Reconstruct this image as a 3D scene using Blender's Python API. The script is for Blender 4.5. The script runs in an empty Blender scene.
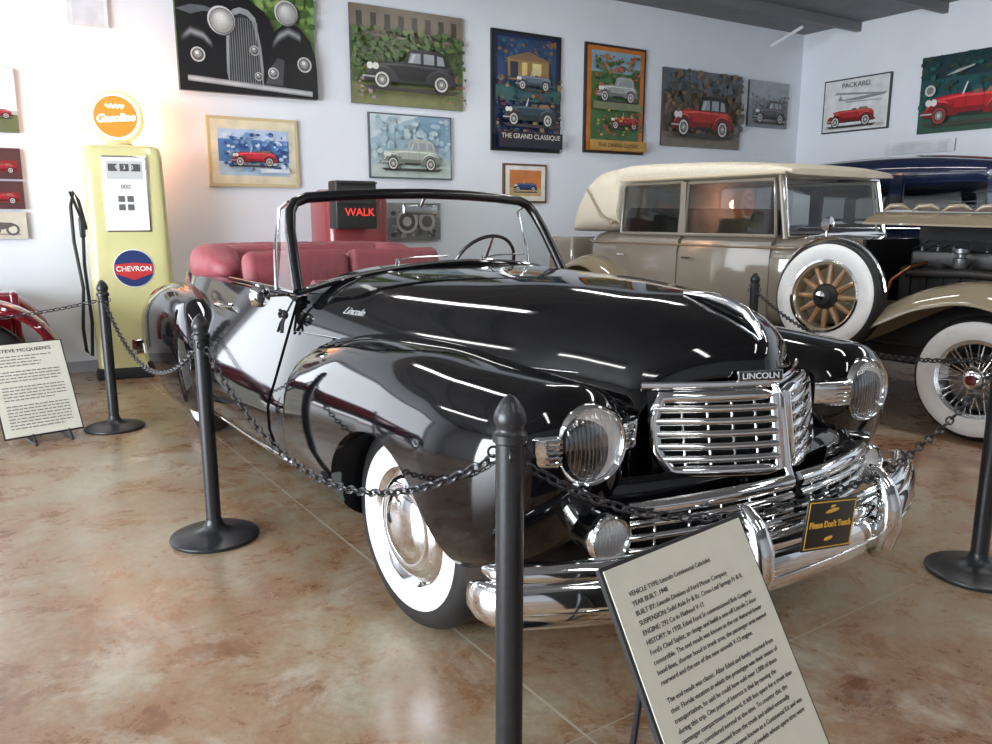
import bpy, bmesh, math, random
from mathutils import Vector, Matrix, noise as mnoise
random.seed(7)
C = bpy.context.scene.collection
PI = math.pi
V = Vector
sc = bpy.context.scene
sc.view_settings.view_transform = 'Standard'

# ------------------------------------------------------------ camera
F = 800.0; CZ = 1.4; PITCH = math.atan(154/800)
cd = bpy.data.cameras.new('camera'); cam = bpy.data.objects.new('camera', cd); C.objects.link(cam)
cam.location = (0,0,CZ); cam.rotation_euler = (PI/2-PITCH, 0, 0)
cd.sensor_width = 36; cd.lens = F/992*36; cd.clip_start = .05; cd.clip_end = 200
sc.camera = cam
def ray(px, py):
    u=(px-496)/F; v=(372-py)/F
    return V((u, math.cos(PITCH)+v*math.sin(PITCH), -math.sin(PITCH)+v*math.cos(PITCH)))

# ------------------------------------------------------------ materials
MC = {}
def mat(name, col, rough=.5, metal=0, coat=0, ior=1.5, emit=0, noise=0, nscale=20, bump=0, emcol=None, spec=None):
    if name in MC: return MC[name]
    m = bpy.data.materials.new(name); m.use_nodes = True
    nt = m.node_tree; b = nt.nodes['Principled BSDF']
    b.inputs['Base Color'].default_value = (*col,1)
    b.inputs['Roughness'].default_value = rough; b.inputs['Metallic'].default_value = metal
    b.inputs['IOR'].default_value = ior; b.inputs['Coat Weight'].default_value = coat; b.inputs['Coat Roughness'].default_value = .03
    if emit:
        b.inputs['Emission Color'].default_value = (*(emcol or col),1); b.inputs['Emission Strength'].default_value = emit
    if noise or bump:
        tc = nt.nodes.new('ShaderNodeTexCoord'); n = nt.nodes.new('ShaderNodeTexNoise'); n.inputs['Scale'].default_value = nscale
        n.inputs['Detail'].default_value = 6
        nt.links.new(tc.outputs['Object'], n.inputs['Vector'])
        if noise:
            r = nt.nodes.new('ShaderNodeMix'); r.data_type='RGBA'
            r.inputs['A'].default_value = (*[max(0,c*(1-noise)) for c in col],1); r.inputs['B'].default_value = (*[min(1,c*(1+noise)) for c in col],1)
            mr = nt.nodes.new('ShaderNodeMapRange'); mr.inputs['From Min'].default_value=.3; mr.inputs['From Max'].default_value=.7
            nt.links.new(n.outputs['Fac'], mr.inputs[0])
            nt.links.new(mr.outputs[0], r.inputs['Factor']); nt.links.new(r.outputs['Result'], b.inputs['Base Color'])
        if bump:
            bp = nt.nodes.new('ShaderNodeBump'); bp.inputs['Strength'].default_value = bump; bp.inputs['Distance'].default_value=.01
            nt.links.new(n.outputs['Fac'], bp.inputs['Height']); nt.links.new(bp.outputs['Normal'], b.inputs['Normal'])
    MC[name] = m; return m
def flat(col, rough=.45):
    return mat('paint_%02x%02x%02x' % tuple(int(c*255) for c in col), col, rough)
def artm(col):
    return mat('artwork_%02x%02x%02x' % tuple(int(c*255) for c in col), col, .35, noise=.14, nscale=7)
BLACK = mat('black_paint', (.003,.003,.004), .07, 0, .4, 1.46)
CHROME = mat('chrome', (.80,.81,.82), .07, 1)
CHROMES = mat('satin_chrome', (.7,.71,.72), .2, 1)
SILVER = mat('silver_letter', (.62,.63,.64), .4, .2)
RUBBER = mat('rubber', (.012,.012,.013), .45, noise=.2)
WHITEW = mat('whitewall', (.80,.80,.78), .35, noise=.04)
REDL = mat('red_leather', (.30,.065,.08), .5, noise=.12, nscale=20, bump=.08)
DARK = mat('matte_dark', (.012,.012,.013), .6, noise=.2)
POSTM = mat('black_iron', (.018,.019,.022), .34, noise=.2, nscale=60)
CHAINM = mat('chain_steel', (.05,.05,.055), .35, .7)
TAN = mat('taupe_paint', (.25,.22,.175), .12, 0, 1)
TAND = mat('khaki_fender', (.27,.22,.145), .1, 0, 1)
CREAM = mat('cream_canvas', (.64,.58,.46), .8, noise=.08, nscale=80, bump=.2)
NAVY = mat('navy_paint', (.010,.018,.05), .1, 0, 1)
WOOD = mat('spoke_wood', (.36,.20,.09), .35, 0, .5, noise=.25, nscale=12)
REDP = mat('maroon_paint', (.17,.006,.012), .08, 0, 1)
PUMPY = mat('pump_yellow', (.68,.64,.31), .25, 0, .6, noise=.04, nscale=5)
PAPER = mat('sign_paper', (.72,.70,.60), .6, noise=.03)
INK = mat('ink', (.02,.02,.02), .6)
GOLD = mat('gold_paint', (.90,.55,.08), .5, 0)
SEATG = mat('grey_interior', (.10,.09,.08), .7)
def glass(name, tint=(1,1,1), k=.35, base=.035, bump=0):
    m = bpy.data.materials.new(name); m.use_nodes=True; nt=m.node_tree; nt.nodes.clear()
    o=nt.nodes.new('ShaderNodeOutputMaterial'); mx=nt.nodes.new('ShaderNodeMixShader'); t=nt.nodes.new('ShaderNodeBsdfTransparent'); g=nt.nodes.new('ShaderNodeBsdfGlossy')
    t.inputs[0].default_value=(*tint,1); g.inputs['Roughness'].default_value=.02
    lw=nt.nodes.new('ShaderNodeLayerWeight'); lw.inputs[0].default_value=.5
    pw=nt.nodes.new('ShaderNodeMath'); pw.operation='POWER'; pw.inputs[1].default_value=4
    ma=nt.nodes.new('ShaderNodeMath'); ma.operation='MULTIPLY_ADD'; ma.inputs[1].default_value=k; ma.inputs[2].default_value=base
    if bump:
        w=nt.nodes.new('ShaderNodeTexWave'); w.inputs['Scale'].default_value=26; w.bands_direction='Y'
        tc=nt.nodes.new('ShaderNodeTexCoord'); nt.links.new(tc.outputs['Object'],w.inputs['Vector'])
        bp=nt.nodes.new('ShaderNodeBump'); bp.inputs['Strength'].default_value=bump; bp.inputs['Distance'].default_value=.004
        nt.links.new(w.outputs['Fac'],bp.inputs['Height']); nt.links.new(bp.outputs['Normal'],g.inputs['Normal']); g.inputs['Roughness'].default_value=.12
        g.inputs['Color'].default_value=(.95,.97,1,1)
        mm=nt.nodes.new('ShaderNodeMath'); mm.operation='MULTIPLY_ADD'; mm.inputs[1].default_value=.14; nt.links.new(w.outputs['Fac'],mm.inputs[0]); nt.links.new(ma.outputs[0],mm.inputs[2]); fo=mm.outputs[0]
    else: fo=ma.outputs[0]
    nt.links.new(lw.outputs['Facing'],pw.inputs[0]); nt.links.new(pw.outputs[0],ma.inputs[0])
    nt.links.new(fo,mx.inputs[0]); nt.links.new(t.outputs[0],mx.inputs[1]); nt.links.new(g.outputs[0],mx.inputs[2]); nt.links.new(mx.outputs[0],o.inputs[0])
    return m
GLASS = glass('window_glass', (.94,.97,.96)); GLASSD = glass('dark_glass', (.62,.64,.64),.6,.06)
LENS = glass('headlamp_glass',(1,1,1),.4,.12,.4)
REFL = mat('lamp_reflector',(.93,.95,.97),.28,.85,bump=.15,nscale=35)

# ------------------------------------------------------------ mesh builder
class MB:
    def __init__(s): s.v=[]; s.f=[]; s.m=[]; s.cur=0
    def add(s, vs, fs):
        o=len(s.v); s.v += [tuple(v) for v in vs]
        for f in fs: s.f.append(tuple(i+o for i in f)); s.m.append(s.cur)
        return s
    def loft(s, rings, closed=True, caps=True):
        n=len(rings[0]); vs=[p for r in rings for p in r]; fs=[]
        for i in range(len(rings)-1):
            for j in range(n if closed else n-1):
                k=(j+1)%n
                fs.append((i*n+j, i*n+k, (i+1)*n+k, (i+1)*n+j))
        if caps and closed:
            fs.append(tuple(range(n))[::-1]); fs.append(tuple((len(rings)-1)*n+j for j in range(n)))
        return s.add(vs, fs)
    def box(s, c, d, R=None, bev=0):
        hx,hy,hz=[q/2 for q in d]; c=V(c)
        if bev:
            rings=[]
            for (zz,ins) in ((-hz,bev),(-hz+bev*.3,bev*.35),(-hz+bev,0),(hz-bev,0),(hz-bev*.3,bev*.35),(hz,bev)):
                r=[]
                for (sx,sy,a0) in ((1,1,0),(-1,1,90),(-1,-1,180),(1,-1,270)):
                    for k in range(5):
                        a=math.radians(a0+k*22.5); rr=max(bev-ins*.7,.0004)
                        p=V((sx*(hx-bev)+rr*math.cos(a), sy*(hy-bev)+rr*math.sin(a), zz))
                        r.append(c+(R@p if R else p))
                rings.append(r)
            return s.loft(rings)
        vs=[]
        for x in (-hx,hx):
            for y in (-hy,hy):
                for z in (-hz,hz):
                    p=V((x,y,z)); vs.append(c+(R@p if R else p))
        return s.add(vs, [(0,1,3,2),(4,6,7,5),(0,4,5,1),(2,3,7,6),(0,2,6,4),(1,5,7,3)])
    def lathe(s, prof, o, ax, seg=40, caps=True):
        o=V(o); ax=V(ax).normalized(); up=V((0,0,1)) if abs(ax.z)<.9 else V((1,0,0))
        a=ax.cross(up).normalized(); b=ax.cross(a)
        rings=[[o+ax*h+a*(max(r,.0003)*math.cos(2*PI*k/seg))+b*(max(r,.0003)*math.sin(2*PI*k/seg)) for k in range(seg)] for r,h in prof]
        return s.loft(rings, True, caps)
    def cyl(s, p0, p1, r0, r1=None, seg=16):
        p0=V(p0); p1=V(p1); d=p1-p0
        return s.lathe([(r0,0),(r1 if r1 is not None else r0, d.length)], p0, d, seg)
    def tube(s, path, r, seg=10, closed=False, up=(0,0,1), flat=1.0):
        P=[V(p) for p in path]; n=len(P); rings=[]; up=V(up)
        for i,p in enumerate(P):
            t=(P[(i+1)%n]-P[i-1]) if closed else (P[min(i+1,n-1)]-P[max(i-1,0)])
            t.normalize(); a=t.cross(up)
            if a.length<1e-3: a=t.cross(V((1,0,.1)))
            a.normalize(); b=a.cross(t)
            rr=r[i] if isinstance(r,(list,tuple)) else r
            rings.append([p+a*(rr*math.cos(2*PI*k/seg))+b*(rr*flat*math.sin(2*PI*k/seg)) for k in range(seg)])
        if closed:
            rings.append(rings[0]); return s.loft(rings, True, False)
        return s.loft(rings)
    def blade(s, path, hz, ht, n=4, seg=24):
        P=[V(p) for p in path]; rings=[]
        for i,p in enumerate(P):
            t=(P[min(i+1,len(P)-1)]-P[max(i-1,0)]).normalized(); a=t.cross(V((0,0,1))).normalized()
            H=hz[i] if isinstance(hz,(list,tuple)) else hz; T=ht[i] if isinstance(ht,(list,tuple)) else ht
            rings.append([p+a*(T*se(math.cos(2*PI*k/seg),n))+V((0,0,1))*(H*se(math.sin(2*PI*k/seg),n)) for k in range(seg)])
        return s.loft(rings)
    def ell(s, c, d, seg=24, R=None):
        c=V(c); rings=[]
        for i in range(13):
            a=-PI/2+PI*i/12
            ring=[]
            for k in range(seg):
                b=2*PI*k/seg; ca=max(math.cos(a),.002)
                p=V((d[0]*ca*math.cos(b), d[1]*ca*math.sin(b), d[2]*math.sin(a))); ring.append(c+(R@p if R else p))
            rings.append(ring)
        return s.loft(rings)
    def crease(s, amp, fr):
        s.v=[tuple(V(p)+mnoise.noise_vector(V(p)*fr)*amp+mnoise.noise_vector(V(p)*fr*2.7)*amp*.4) for p in s.v]
    def build(s, name, m, parent=None, ang=35, recalc=True):
        me=bpy.data.meshes.new(name); me.from_pydata(s.v, [], s.f)
        for q in (m if isinstance(m,(list,tuple)) else [m]): me.materials.append(q)
        for p,i in zip(me.polygons, s.m): p.material_index=i
        if recalc:
            bm=bmesh.new(); bm.from_mesh(me); bmesh.ops.recalc_face_normals(bm, faces=bm.faces); bm.to_mesh(me); bm.free()
        me.polygons.foreach_set('use_smooth',[True]*len(me.polygons)); me.set_sharp_from_angle(angle=math.radians(ang))
        me.update()
        o=bpy.data.objects.new(name, me); C.objects.link(o)
        if parent: o.parent=parent
        return o
def se(x, n): return math.copysign(abs(x)**(2/n), x)
def pchip(keys):
    xs=[k[0] for k in keys]; m=len(keys[0])-1
    if xs[0]>xs[-1]: keys=keys[::-1]; xs=xs[::-1]
    def f(x):
        x=min(max(x,xs[0]),xs[-1]); out=[]
        i=0
        while i<len(xs)-2 and x>xs[i+1]: i+=1
        h=xs[i+1]-xs[i]; t=(x-xs[i])/h
        for c in range(1,m+1):
            ys=[k[c] for k in keys]
            def sl(j):
                if j==0: return (ys[1]-ys[0])/(xs[1]-xs[0])
                if j==len(xs)-1: return (ys[-1]-ys[-2])/(xs[-1]-xs[-2])
                a=(ys[j]-ys[j-1])/(xs[j]-xs[j-1]); b=(ys[j+1]-ys[j])/(xs[j+1]-xs[j])
                return 0 if a*b<=0 else 2*a*b/(a+b)
            d0,d1=sl(i)*h,sl(i+1)*h
            out.append((2*t**3-3*t*t+1)*ys[i]+(t**3-2*t*t+t)*d0+(-2*t**3+3*t*t)*ys[i+1]+(t**3-t*t)*d1)
        return out if m>1 else out[0]
    return f
def empty(name, loc, rz=0, label=None, cat=None, group=None):
    o=bpy.data.objects.new(name,None); C.objects.link(o); o.location=loc; o.rotation_euler=(0,0,rz); o.empty_display_size=.1
    if label: o['label']=label
    if cat: o['category']=cat
    if group: o['group']=group
    return o
def tag(o,label,cat,group=None):
    o['label']=label; o['category']=cat
    if group: o['group']=group
    return o
def struct(o): o['kind']='structure'; return o
def text(body, size, m, parent, loc, X, Y, name='lettering', width=None, align='CENTER', ext=.0006, sx=1, line=1.0, shear=0, bold=0):
    cu=bpy.data.curves.new('t','FONT'); cu.body=body; cu.size=size; cu.extrude=ext; cu.align_x=align; cu.align_y='CENTER' if not width else 'TOP'
    cu.space_line=line; cu.shear=shear; cu.offset=bold
    if width: cu.text_boxes[0].width=width
    o=bpy.data.objects.new('t',cu); C.objects.link(o); bpy.context.view_layer.update()
    dg=bpy.context.evaluated_depsgraph_get(); me=bpy.data.meshes.new_from_object(o.evaluated_get(dg))
    bpy.data.objects.remove(o); X=V(X).normalized(); Y=V(Y).normalized(); N=X.cross(Y).normalized(); loc=V(loc)
    for v in me.vertices: v.co = loc+X*(v.co.x*sx)+Y*v.co.y+N*v.co.z
    me.materials.clear(); me.materials.append(m); me.name=name
    r=bpy.data.objects.new(name,me); C.objects.link(r); r.parent=parent
    return r
def boolean(o, cutter):
    md=o.modifiers.new('b','BOOLEAN'); md.object=cutter; md.solver='EXACT'; md.operation='DIFFERENCE'
    bpy.context.view_layer.update(); dg=bpy.context.evaluated_depsgraph_get()
    me=bpy.data.meshes.new_from_object(o.evaluated_get(dg)); o.modifiers.clear(); o.data=me
    me.set_sharp_from_angle(angle=math.radians(35))
    bpy.data.objects.remove(cutter)

# ------------------------------------------------------------ room
TA=math.radians(32); T=V((math.cos(TA),math.sin(TA),0)); N=V((T.y,-T.x,0))
K=V((4.65,12.59,0))-T*.12; WH=4.05
def wall_panel(name, p0, p1, z0, z1, m, nrm, th=.12):
    mb=MB(); a=V((*p0[:2],z0)); b=V((*p1[:2],z0)); out=V(nrm)*-th
    h=V((0,0,z1-z0))
    vs=[a,b,b+h,a+h,a+out,b+out,b+h+out,a+h+out]
    mb.add(vs,[(0,1,2,3),(4,7,6,5),(0,4,5,1),(3,2,6,7),(0,3,7,4),(1,5,6,2)])
    return struct(mb.build(name,m))
WALLM=mat('wall_paint',(.81,.85,.91),.7,noise=.02,nscale=2,bump=.03)
CEILM=mat('ceiling_metal',(.17,.175,.18),.6,noise=.1,nscale=3)
LW=17.0; DW=15.0
A0=K-T*LW; R1=K+N*DW; A1=A0+N*DW
O1,O2,OH=10.75,15.2,3.0  # unseen bay opening added in the wall for the car door to reflect
wall_panel('wall_back', K-T*O1, K, 0, WH, WALLM, N)
wall_panel('wall_back', K-T*O2, K-T*O1, OH, WH, WALLM, N)
wall_panel('wall_back', A0, K-T*O2, 0, WH, WALLM, N)
wall_panel('wall_right', K, R1, 0, WH, WALLM, -T)
GREYW=mat('far_wall_paint',(.42,.43,.45),.7,noise=.1,nscale=2)
wall_panel('wall_front', R1, A1, 0, WH, GREYW, -N)
pa=A0+N*3.0; pb=A0+N*9.5
wall_panel('wall_left', A0, pa, 0, WH, WALLM, T)
wall_panel('wall_left', pb, A1, 0, WH, WALLM, T)
wall_panel('wall_left', pa, pb, 3.3, WH, WALLM, T)
RT=Matrix.Rotation(TA,3,'Z')
FRM=mat('added_bay_grey',(.3,.31,.33),.5)  # frame around the added, unseen bay opening
for i,k in enumerate((O1+.04,O2-.04)):
    mb=MB(); c=K-T*k; mb.box((c.x,c.y,OH/2),(.08,.16,OH),RT); struct(mb.build('trim_%d'%(11+i),FRM))
mb=MB(); c=K-T*((O1+O2)/2); mb.box((c.x,c.y,OH-.04),(O2-O1,.16,.08),RT); struct(mb.build('trim_13',FRM))
def floor_mat():
    m=bpy.data.materials.new('stained_concrete'); m.use_nodes=True; nt=m.node_tree; b=nt.nodes['Principled BSDF']; L=nt.links.new
    tc=nt.nodes.new('ShaderNodeTexCoord')
    def noise(s,d,dist=0,ro=.7):
        n=nt.nodes.new('ShaderNodeTexNoise'); n.inputs['Scale'].default_value=s; n.inputs['Detail'].default_value=d; n.inputs['Distortion'].default_value=dist
        n.inputs['Roughness'].default_value=ro
        L(tc.outputs['Object'],n.inputs['Vector']); return n
    n1=noise(.8,15,.4,.68); n2=noise(3.8,15,.4,.78); n3=noise(30,10,0,.75); n4=noise(1.4,15,.6,.76)
    ad=nt.nodes.new('ShaderNodeMath'); ad.operation='MULTIPLY_ADD'; ad.inputs[1].default_value=.55
    L(n1.outputs['Fac'],ad.inputs[0])
    ml=nt.nodes.new('ShaderNodeMath'); ml.operation='MULTIPLY'; ml.inputs[1].default_value=.45; L(n2.outputs['Fac'],ml.inputs[0]); L(ml.outputs[0],ad.inputs[2])
    r=nt.nodes.new('ShaderNodeValToRGB'); L(ad.outputs[0],r.inputs[0])
    e=r.color_ramp.elements; e[0].position=.36; e[0].color=(.16,.065,.03,1); e[1].position=.63; e[1].color=(.50,.45,.36,1)
    for p,c in ((.42,(.25,.12,.058,1)),(.475,(.33,.195,.11,1)),(.52,(.36,.26,.165,1)),(.57,(.39,.325,.23,1))):
        q=e.new(p); q.color=c
    mx=nt.nodes.new('ShaderNodeMix'); mx.data_type='RGBA'; mx.blend_type='MULTIPLY'; mx.inputs['Factor'].default_value=.5
    r3=nt.nodes.new('ShaderNodeValToRGB'); r3.color_ramp.elements[0].position=.34; r3.color_ramp.elements[1].position=.56; r3.color_ramp.elements[0].color=(.5,.46,.42,1)
    L(n3.outputs['Fac'],r3.inputs[0]); L(r.outputs[0],mx.inputs['A']); L(r3.outputs[0],mx.inputs['B'])
    r4=nt.nodes.new('ShaderNodeValToRGB'); r4.color_ramp.elements[0].position=.53; r4.color_ramp.elements[0].color=(0,0,0,1); r4.color_ramp.elements[1].position=.68; r4.color_ramp.elements[1].color=(.8,.8,.8,1)
    L(n4.outputs['Fac'],r4.inputs[0])
    m5=nt.nodes.new('ShaderNodeMix'); m5.data_type='RGBA'; m5.inputs['B'].default_value=(.54,.50,.42,1); L(r4.outputs[0],m5.inputs['Factor']); L(mx.outputs['Result'],m5.inputs['A'])
    mp=nt.nodes.new('ShaderNodeMapping'); mp.inputs['Rotation'].default_value=(0,0,math.radians(56)); L(tc.outputs['Object'],mp.inputs['Vector'])
    sp=nt.nodes.new('ShaderNodeSeparateXYZ'); L(mp.outputs[0],sp.inputs[0])
    fac=None
    for ax,off,wd in ((0,1.5,.002),(1,-1.31,.0045)):
        a=nt.nodes.new('ShaderNodeMath'); a.operation='ADD'; a.inputs[1].default_value=off; L(sp.outputs[ax],a.inputs[0])
        p=nt.nodes.new('ShaderNodeMath'); p.operation='PINGPONG'; p.inputs[1].default_value=1.9; L(a.outputs[0],p.inputs[0])
        l=nt.nodes.new('ShaderNodeMath'); l.operation='LESS_THAN'; l.inputs[1].default_value=wd; L(p.outputs[0],l.inputs[0])
        if fac is None: fac=l
        else:
            mm=nt.nodes.new('ShaderNodeMath'); mm.operation='MAXIMUM'; L(fac.outputs[0],mm.inputs[0]); L(l.outputs[0],mm.inputs[1]); fac=mm
    m2=nt.nodes.new('ShaderNodeMix'); m2.data_type='RGBA'; m2.inputs['B'].default_value=(.48,.42,.33,1); L(fac.outputs[0],m2.inputs['Factor']); L(m5.outputs['Result'],m2.inputs['A'])
    L(m2.outputs['Result'],b.inputs['Base Color'])
    rr=nt.nodes.new('ShaderNodeMapRange'); rr.inputs['To Min'].default_value=.14; rr.inputs['To Max'].default_value=.44; L(n2.outputs['Fac'],rr.inputs[0]); L(rr.outputs[0],b.inputs['Roughness'])
    b.inputs['Coat Weight'].default_value=.22; b.inputs['Coat Roughness'].default_value=.16
    return m
mb=MB()
mb.add([A0-T*4-N*3,K+T*.2-N*3,R1+T*.2,A1-T*4],[(0,1,2,3)]); fl=struct(mb.build('floor',floor_mat(),recalc=False))
if fl.data.polygons[0].normal.z<0: fl.data.flip_normals()
mb=MB(); z=V((0,0,WH)); mb.add([A0+z,K+z,R1+z,A1+z],[(0,1,2,3)]); mb.add([p+V((0,0,WH+.1)) for p in (A0,K,R1,A1)],[(0,1,2,3)]); struct(mb.build('ceiling',CEILM,recalc=False))
JO=mat('joist_grey',(.20,.205,.21),.6)
for i,d in enumerate((.9,2.1,3.3,6.5,9.5,12.5)):
    mb=MB(); c=K-T*(LW/2)+N*d; mb.box((c.x,c.y,WH-.06),(LW,.07,.12),RT); struct(mb.build('trim_%d'%(i+1),JO))
mb=MB(); c0=K-T*1.0+N*.25; c1=K-T*1.0+N*.75
mb.cyl((c0.x,c0.y,WH-.30),(c1.x,c1.y,WH-.14),.022); tag(mb.build('conduit_pipe',mat('white_pipe',(.75,.76,.78),.4)),'short thin white conduit pipe under the dark ceiling','pipe')
mb=MB(); c=K-T*(O1/2)+N*.01; mb.box((c.x,c.y,.05),(O1,.02,.10),RT); struct(mb.build('baseboard_back',mat('baseboard_grey',(.35,.36,.38),.5)))
# ceiling lamps
LAMP=mat('lamp_diffuser',(1,1,1),.5,emit=22,emcol=(1,.98,.95))
names=['near the far room corner','over the taupe car hood','over the blue sedan nose','over the convertible cockpit','over the convertible nose','near the right wall','over the yellow fuel pump','over the foreground text board','over the camera aisle','above the maroon roadster','by the left wall opening','near the left front corner']
j=0
for a in (2.0,5.6,9.2,12.8):
    for d in (2.6,6.2,9.8):
        lab=names[j]; j+=1
        if (a==2.0 and d==2.6) or (a==9.2 and d==6.2): continue
        p=K-T*a+N*d
        e=empty('ceiling_light',(p.x,p.y,WH-.21),TA+PI/2,'long white fluorescent ceiling lamp '+lab,'light','fluorescent ceiling lamps')
        mb=MB(); mb.box((0,0,.03),(2.4,.26,.06)); mb.build('housing',mat('lamp_housing',(.8,.8,.8),.4),e)
        mb=MB(); mb.box((0,0,-.012),(2.3,.19,.022),bev=.008); mb.build('diffuser',LAMP,e)
ld=bpy.data.lights.new('daylight','AREA'); ld.shape='RECTANGLE'; ld.size=6.3; ld.size_y=3.2; ld.energy=1350; ld.color=(.86,.93,1)
lo=bpy.data.objects.new('daylight',ld); C.objects.link(lo); c=(pa+pb)/2-T*.3; lo.location=(c.x,c.y,1.7); lo.rotation_euler=(PI/2,0,TA-PI/2)
ld=bpy.data.lights.new('added_bay_light','AREA'); ld.shape='RECTANGLE'; ld.size=O2-O1-.1; ld.size_y=OH-.1; ld.energy=120; ld.color=(.92,.96,1)  # light added behind the unseen bay to whiten the car door's reflection
lo=bpy.data.objects.new('added_bay_light',ld); C.objects.link(lo); c=K-T*((O1+O2)/2)-N*.25; lo.location=(c.x,c.y,OH/2); lo.rotation_euler=(PI/2,0,TA+PI)
w=bpy.data.worlds.new('world'); sc.world=w; w.use_nodes=True; w.node_tree.nodes['Background'].inputs[0].default_value=(.8,.88,1,1); w.node_tree.nodes['Background'].inputs[1].default_value=1.5

# ------------------------------------------------------------ wheels
def wheel(parent, s, y, z, R, w, side, style='cap', name='wheel', ax=None, ww=True):
    ax=V(ax).normalized() if ax else V((0,side,0)); o=V((s,y,z))
    rr=R*.58 if style=='cap' else R*.63
    wo=.79 if style=='cap' else .90
    mb=MB(); h=w/2
    prof=[(rr,-h*.8),(rr*1.06,-h*.95),(R*.84,-h),(R*.95,-h*.85),(R*.985,-h*.6),(R,-h*.3),(R,0),(R,h*.3),(R*.985,h*.6),(R*.95,h*.85),(R*.84,h),(rr*1.06,h*.95),(rr,h*.8)]
    mb.lathe(prof,o,ax,56,False); t=mb.build(name,RUBBER,parent,ang=50)
    if ww:
        mb=MB(); mb.lathe([(rr*.98,h*.78),(rr*1.05,h*.985),(R*(wo-.08),h*1.05),(R*wo,h*1.03),(R*(wo+.015),h*.93)],o,ax,56,False); mb.build('whitewall',WHITEW,t,ang=60)
    if style=='cap':
        mb=MB(); mb.lathe([(rr*1.0,h*.3),(rr*1.02,h*.9),(rr*.98,h*1.0),(rr*.92,h*.9),(rr*.88,h*.80),(rr*.86,h*.84),(rr*.80,h*1.02),(rr*.66,h*1.12),(rr*.60,h*1.10),(rr*.56,h*1.16),(rr*.42,h*1.30),(rr*.22,h*1.38),(0,h*1.41)],o,ax,48); mb.build('hubcap',CHROME,t,ang=40)
        mb=MB(); mb.lathe([(rr,-h*.8),(rr*.8,-h*.3),(rr*.5,0),(0,.01)],o,ax,32); mb.build('rim',DARK,t)
    else:
        mb=MB(); mb.lathe([(rr*1.02,-h*.8),(rr*1.0,h*.88),(rr*.9,h*.8),(rr*.86,h*.2),(rr*.84,-h*.3),(rr*.9,-h*.6)],o,ax,48,False); mb.build('rim',CHROMES if style=='wire' else TAND,t)
        up=V((0,0,1)); a=ax.cross(up).normalized(); b=ax.cross(a)
        mb=MB()
        ns=12 if style=='wood' else 30
        for k in range(ns):
            an=2*PI*k/ns; d=a*math.cos(an)+b*math.sin(an)
            if style=='wood': mb.cyl(o+d*rr*.28+ax*h*.3,o+d*rr*.9+ax*h*.3,.026,.017,8)
            else:
                an2=an+(.25 if k%2 else -.25); d2=a*math.cos(an2)+b*math.sin(an2)
                mb.cyl(o+d*rr*.25+ax*h*(.9 if k%2 else .2),o+d2*rr*.9+ax*h*.2,.005,.005,5)
        mb.build('spokes',WOOD if style=='wood' else CHROMES,t)
        if style=='wood':
            mb=MB(); mb.lathe([(rr*1.03,h*.80),(rr*1.03,h*1.0),(rr*.97,h*1.02),(rr*.95,h*.85)],o,ax,48,False); mb.build('rim_band',CHROME,t)
        mb=MB(); mb.lathe([(rr*.36,h*.1),(rr*.36,h*.7),(rr*.28,h*.9),(rr*.24,h*1.2),(rr*.15,h*1.35),(0,h*1.4)],o,ax,32); mb.build('hub',DARK if style=='wood' else CHROME,t)
        mb=MB(); mb.lathe([(rr*.15,h*1.2),(rr*.13,h*1.45),(0,h*1.5)],o,ax,24); mb.build('hub_emblem',CHROME if style=='wood' else mat('emblem_red',(.14,.015,.015),.3),t)
    return t
def pontoon(keys, lf, lr, n=2.7, seg=44, st=72, side=1):
    f=pchip(keys); s1=max(k[0] for k in keys); s0=min(k[0] for k in keys); rings=[]
    for i in range(st+1):
        t=i/st; s=s0+(s1-s0)*(.5-.5*math.cos(PI*t))
        yc,hw,zb,zt=f(s); e=1
        if s1-s<lf: e=math.sqrt(max(1-(1-(s1-s)/lf)**2,.0004))
        if s-s0<lr: e=min(e,math.sqrt(max(1-(1-(s-s0)/lr)**2,.0004)))
        e=e**.8; zc=(zb+zt)/2; hz=(zt-zb)/2
        rings.append([V((s, side*(yc)+hw*e*se(math.cos(2*PI*k/seg),n), zc+hz*e*se(math.sin(2*PI*k/seg),n))) for k in range(seg)])
    return rings

# ============================================================ BLACK CONVERTIBLE
HA=math.radians(-56)
car=empty('convertible_car',(.449,3.001,0),HA,'black 1940s convertible with rose red interior and chrome grille, behind chains','car')
hk=pchip([(-1.30,.84,.60,1.18,3.4),(-.3,.665,.58,1.180,3.0),(.3,.55,.56,1.150,2.9),(.56,.475,.56,1.095,2.9),(.63,.45,.56,1.060,2.9),(.67,.432,.56,1.022,3.0),(.695,.416,.56,.975,3.2),(.705,.40,.56,.93,3.5)])
def pro(s): return .20*max(0,(s+.2)/.9)**1.5
def hs(s,y): return s-pro(s)*(abs(y)/.40)**1.35
rings=[]; S=[-1.30+1.9*i/50 for i in range(51)]+[.615,.63,.645,.66,.672,.682,.69,.697,.702,.705]
for s in S:
    hw,zb,zt,n=hk(s); r=[]
    for k in range(81):
        a=PI*k/80; y=-hw*se(math.cos(a),n); z=zb+(zt-zb)*abs(math.sin(a))**(2/n)
        r.append(V((hs(s,y), y, z)))
    rings.append(r)
mb=MB(); mb.loft(rings); hood=mb.build('hood',BLACK,car,ang=50)
def hz_(s): return hk(s)[2]
mb=MB(); mb.tube([(.34,0,hz_(.34)+.003),(.40,0,hz_(.40)+.012),(.46,0,hz_(.46)+.022),(.53,0,hz_(.53)+.028),(.60,0,hz_(.60)+.028),(.64,0,hz_(.64)+.018),(.665,0,hz_(.665)+.004)],[.004,.009,.013,.015,.015,.011,.005],14,flat=1.4)
mb.build('hood_ornament',CHROME,hood)
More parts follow.
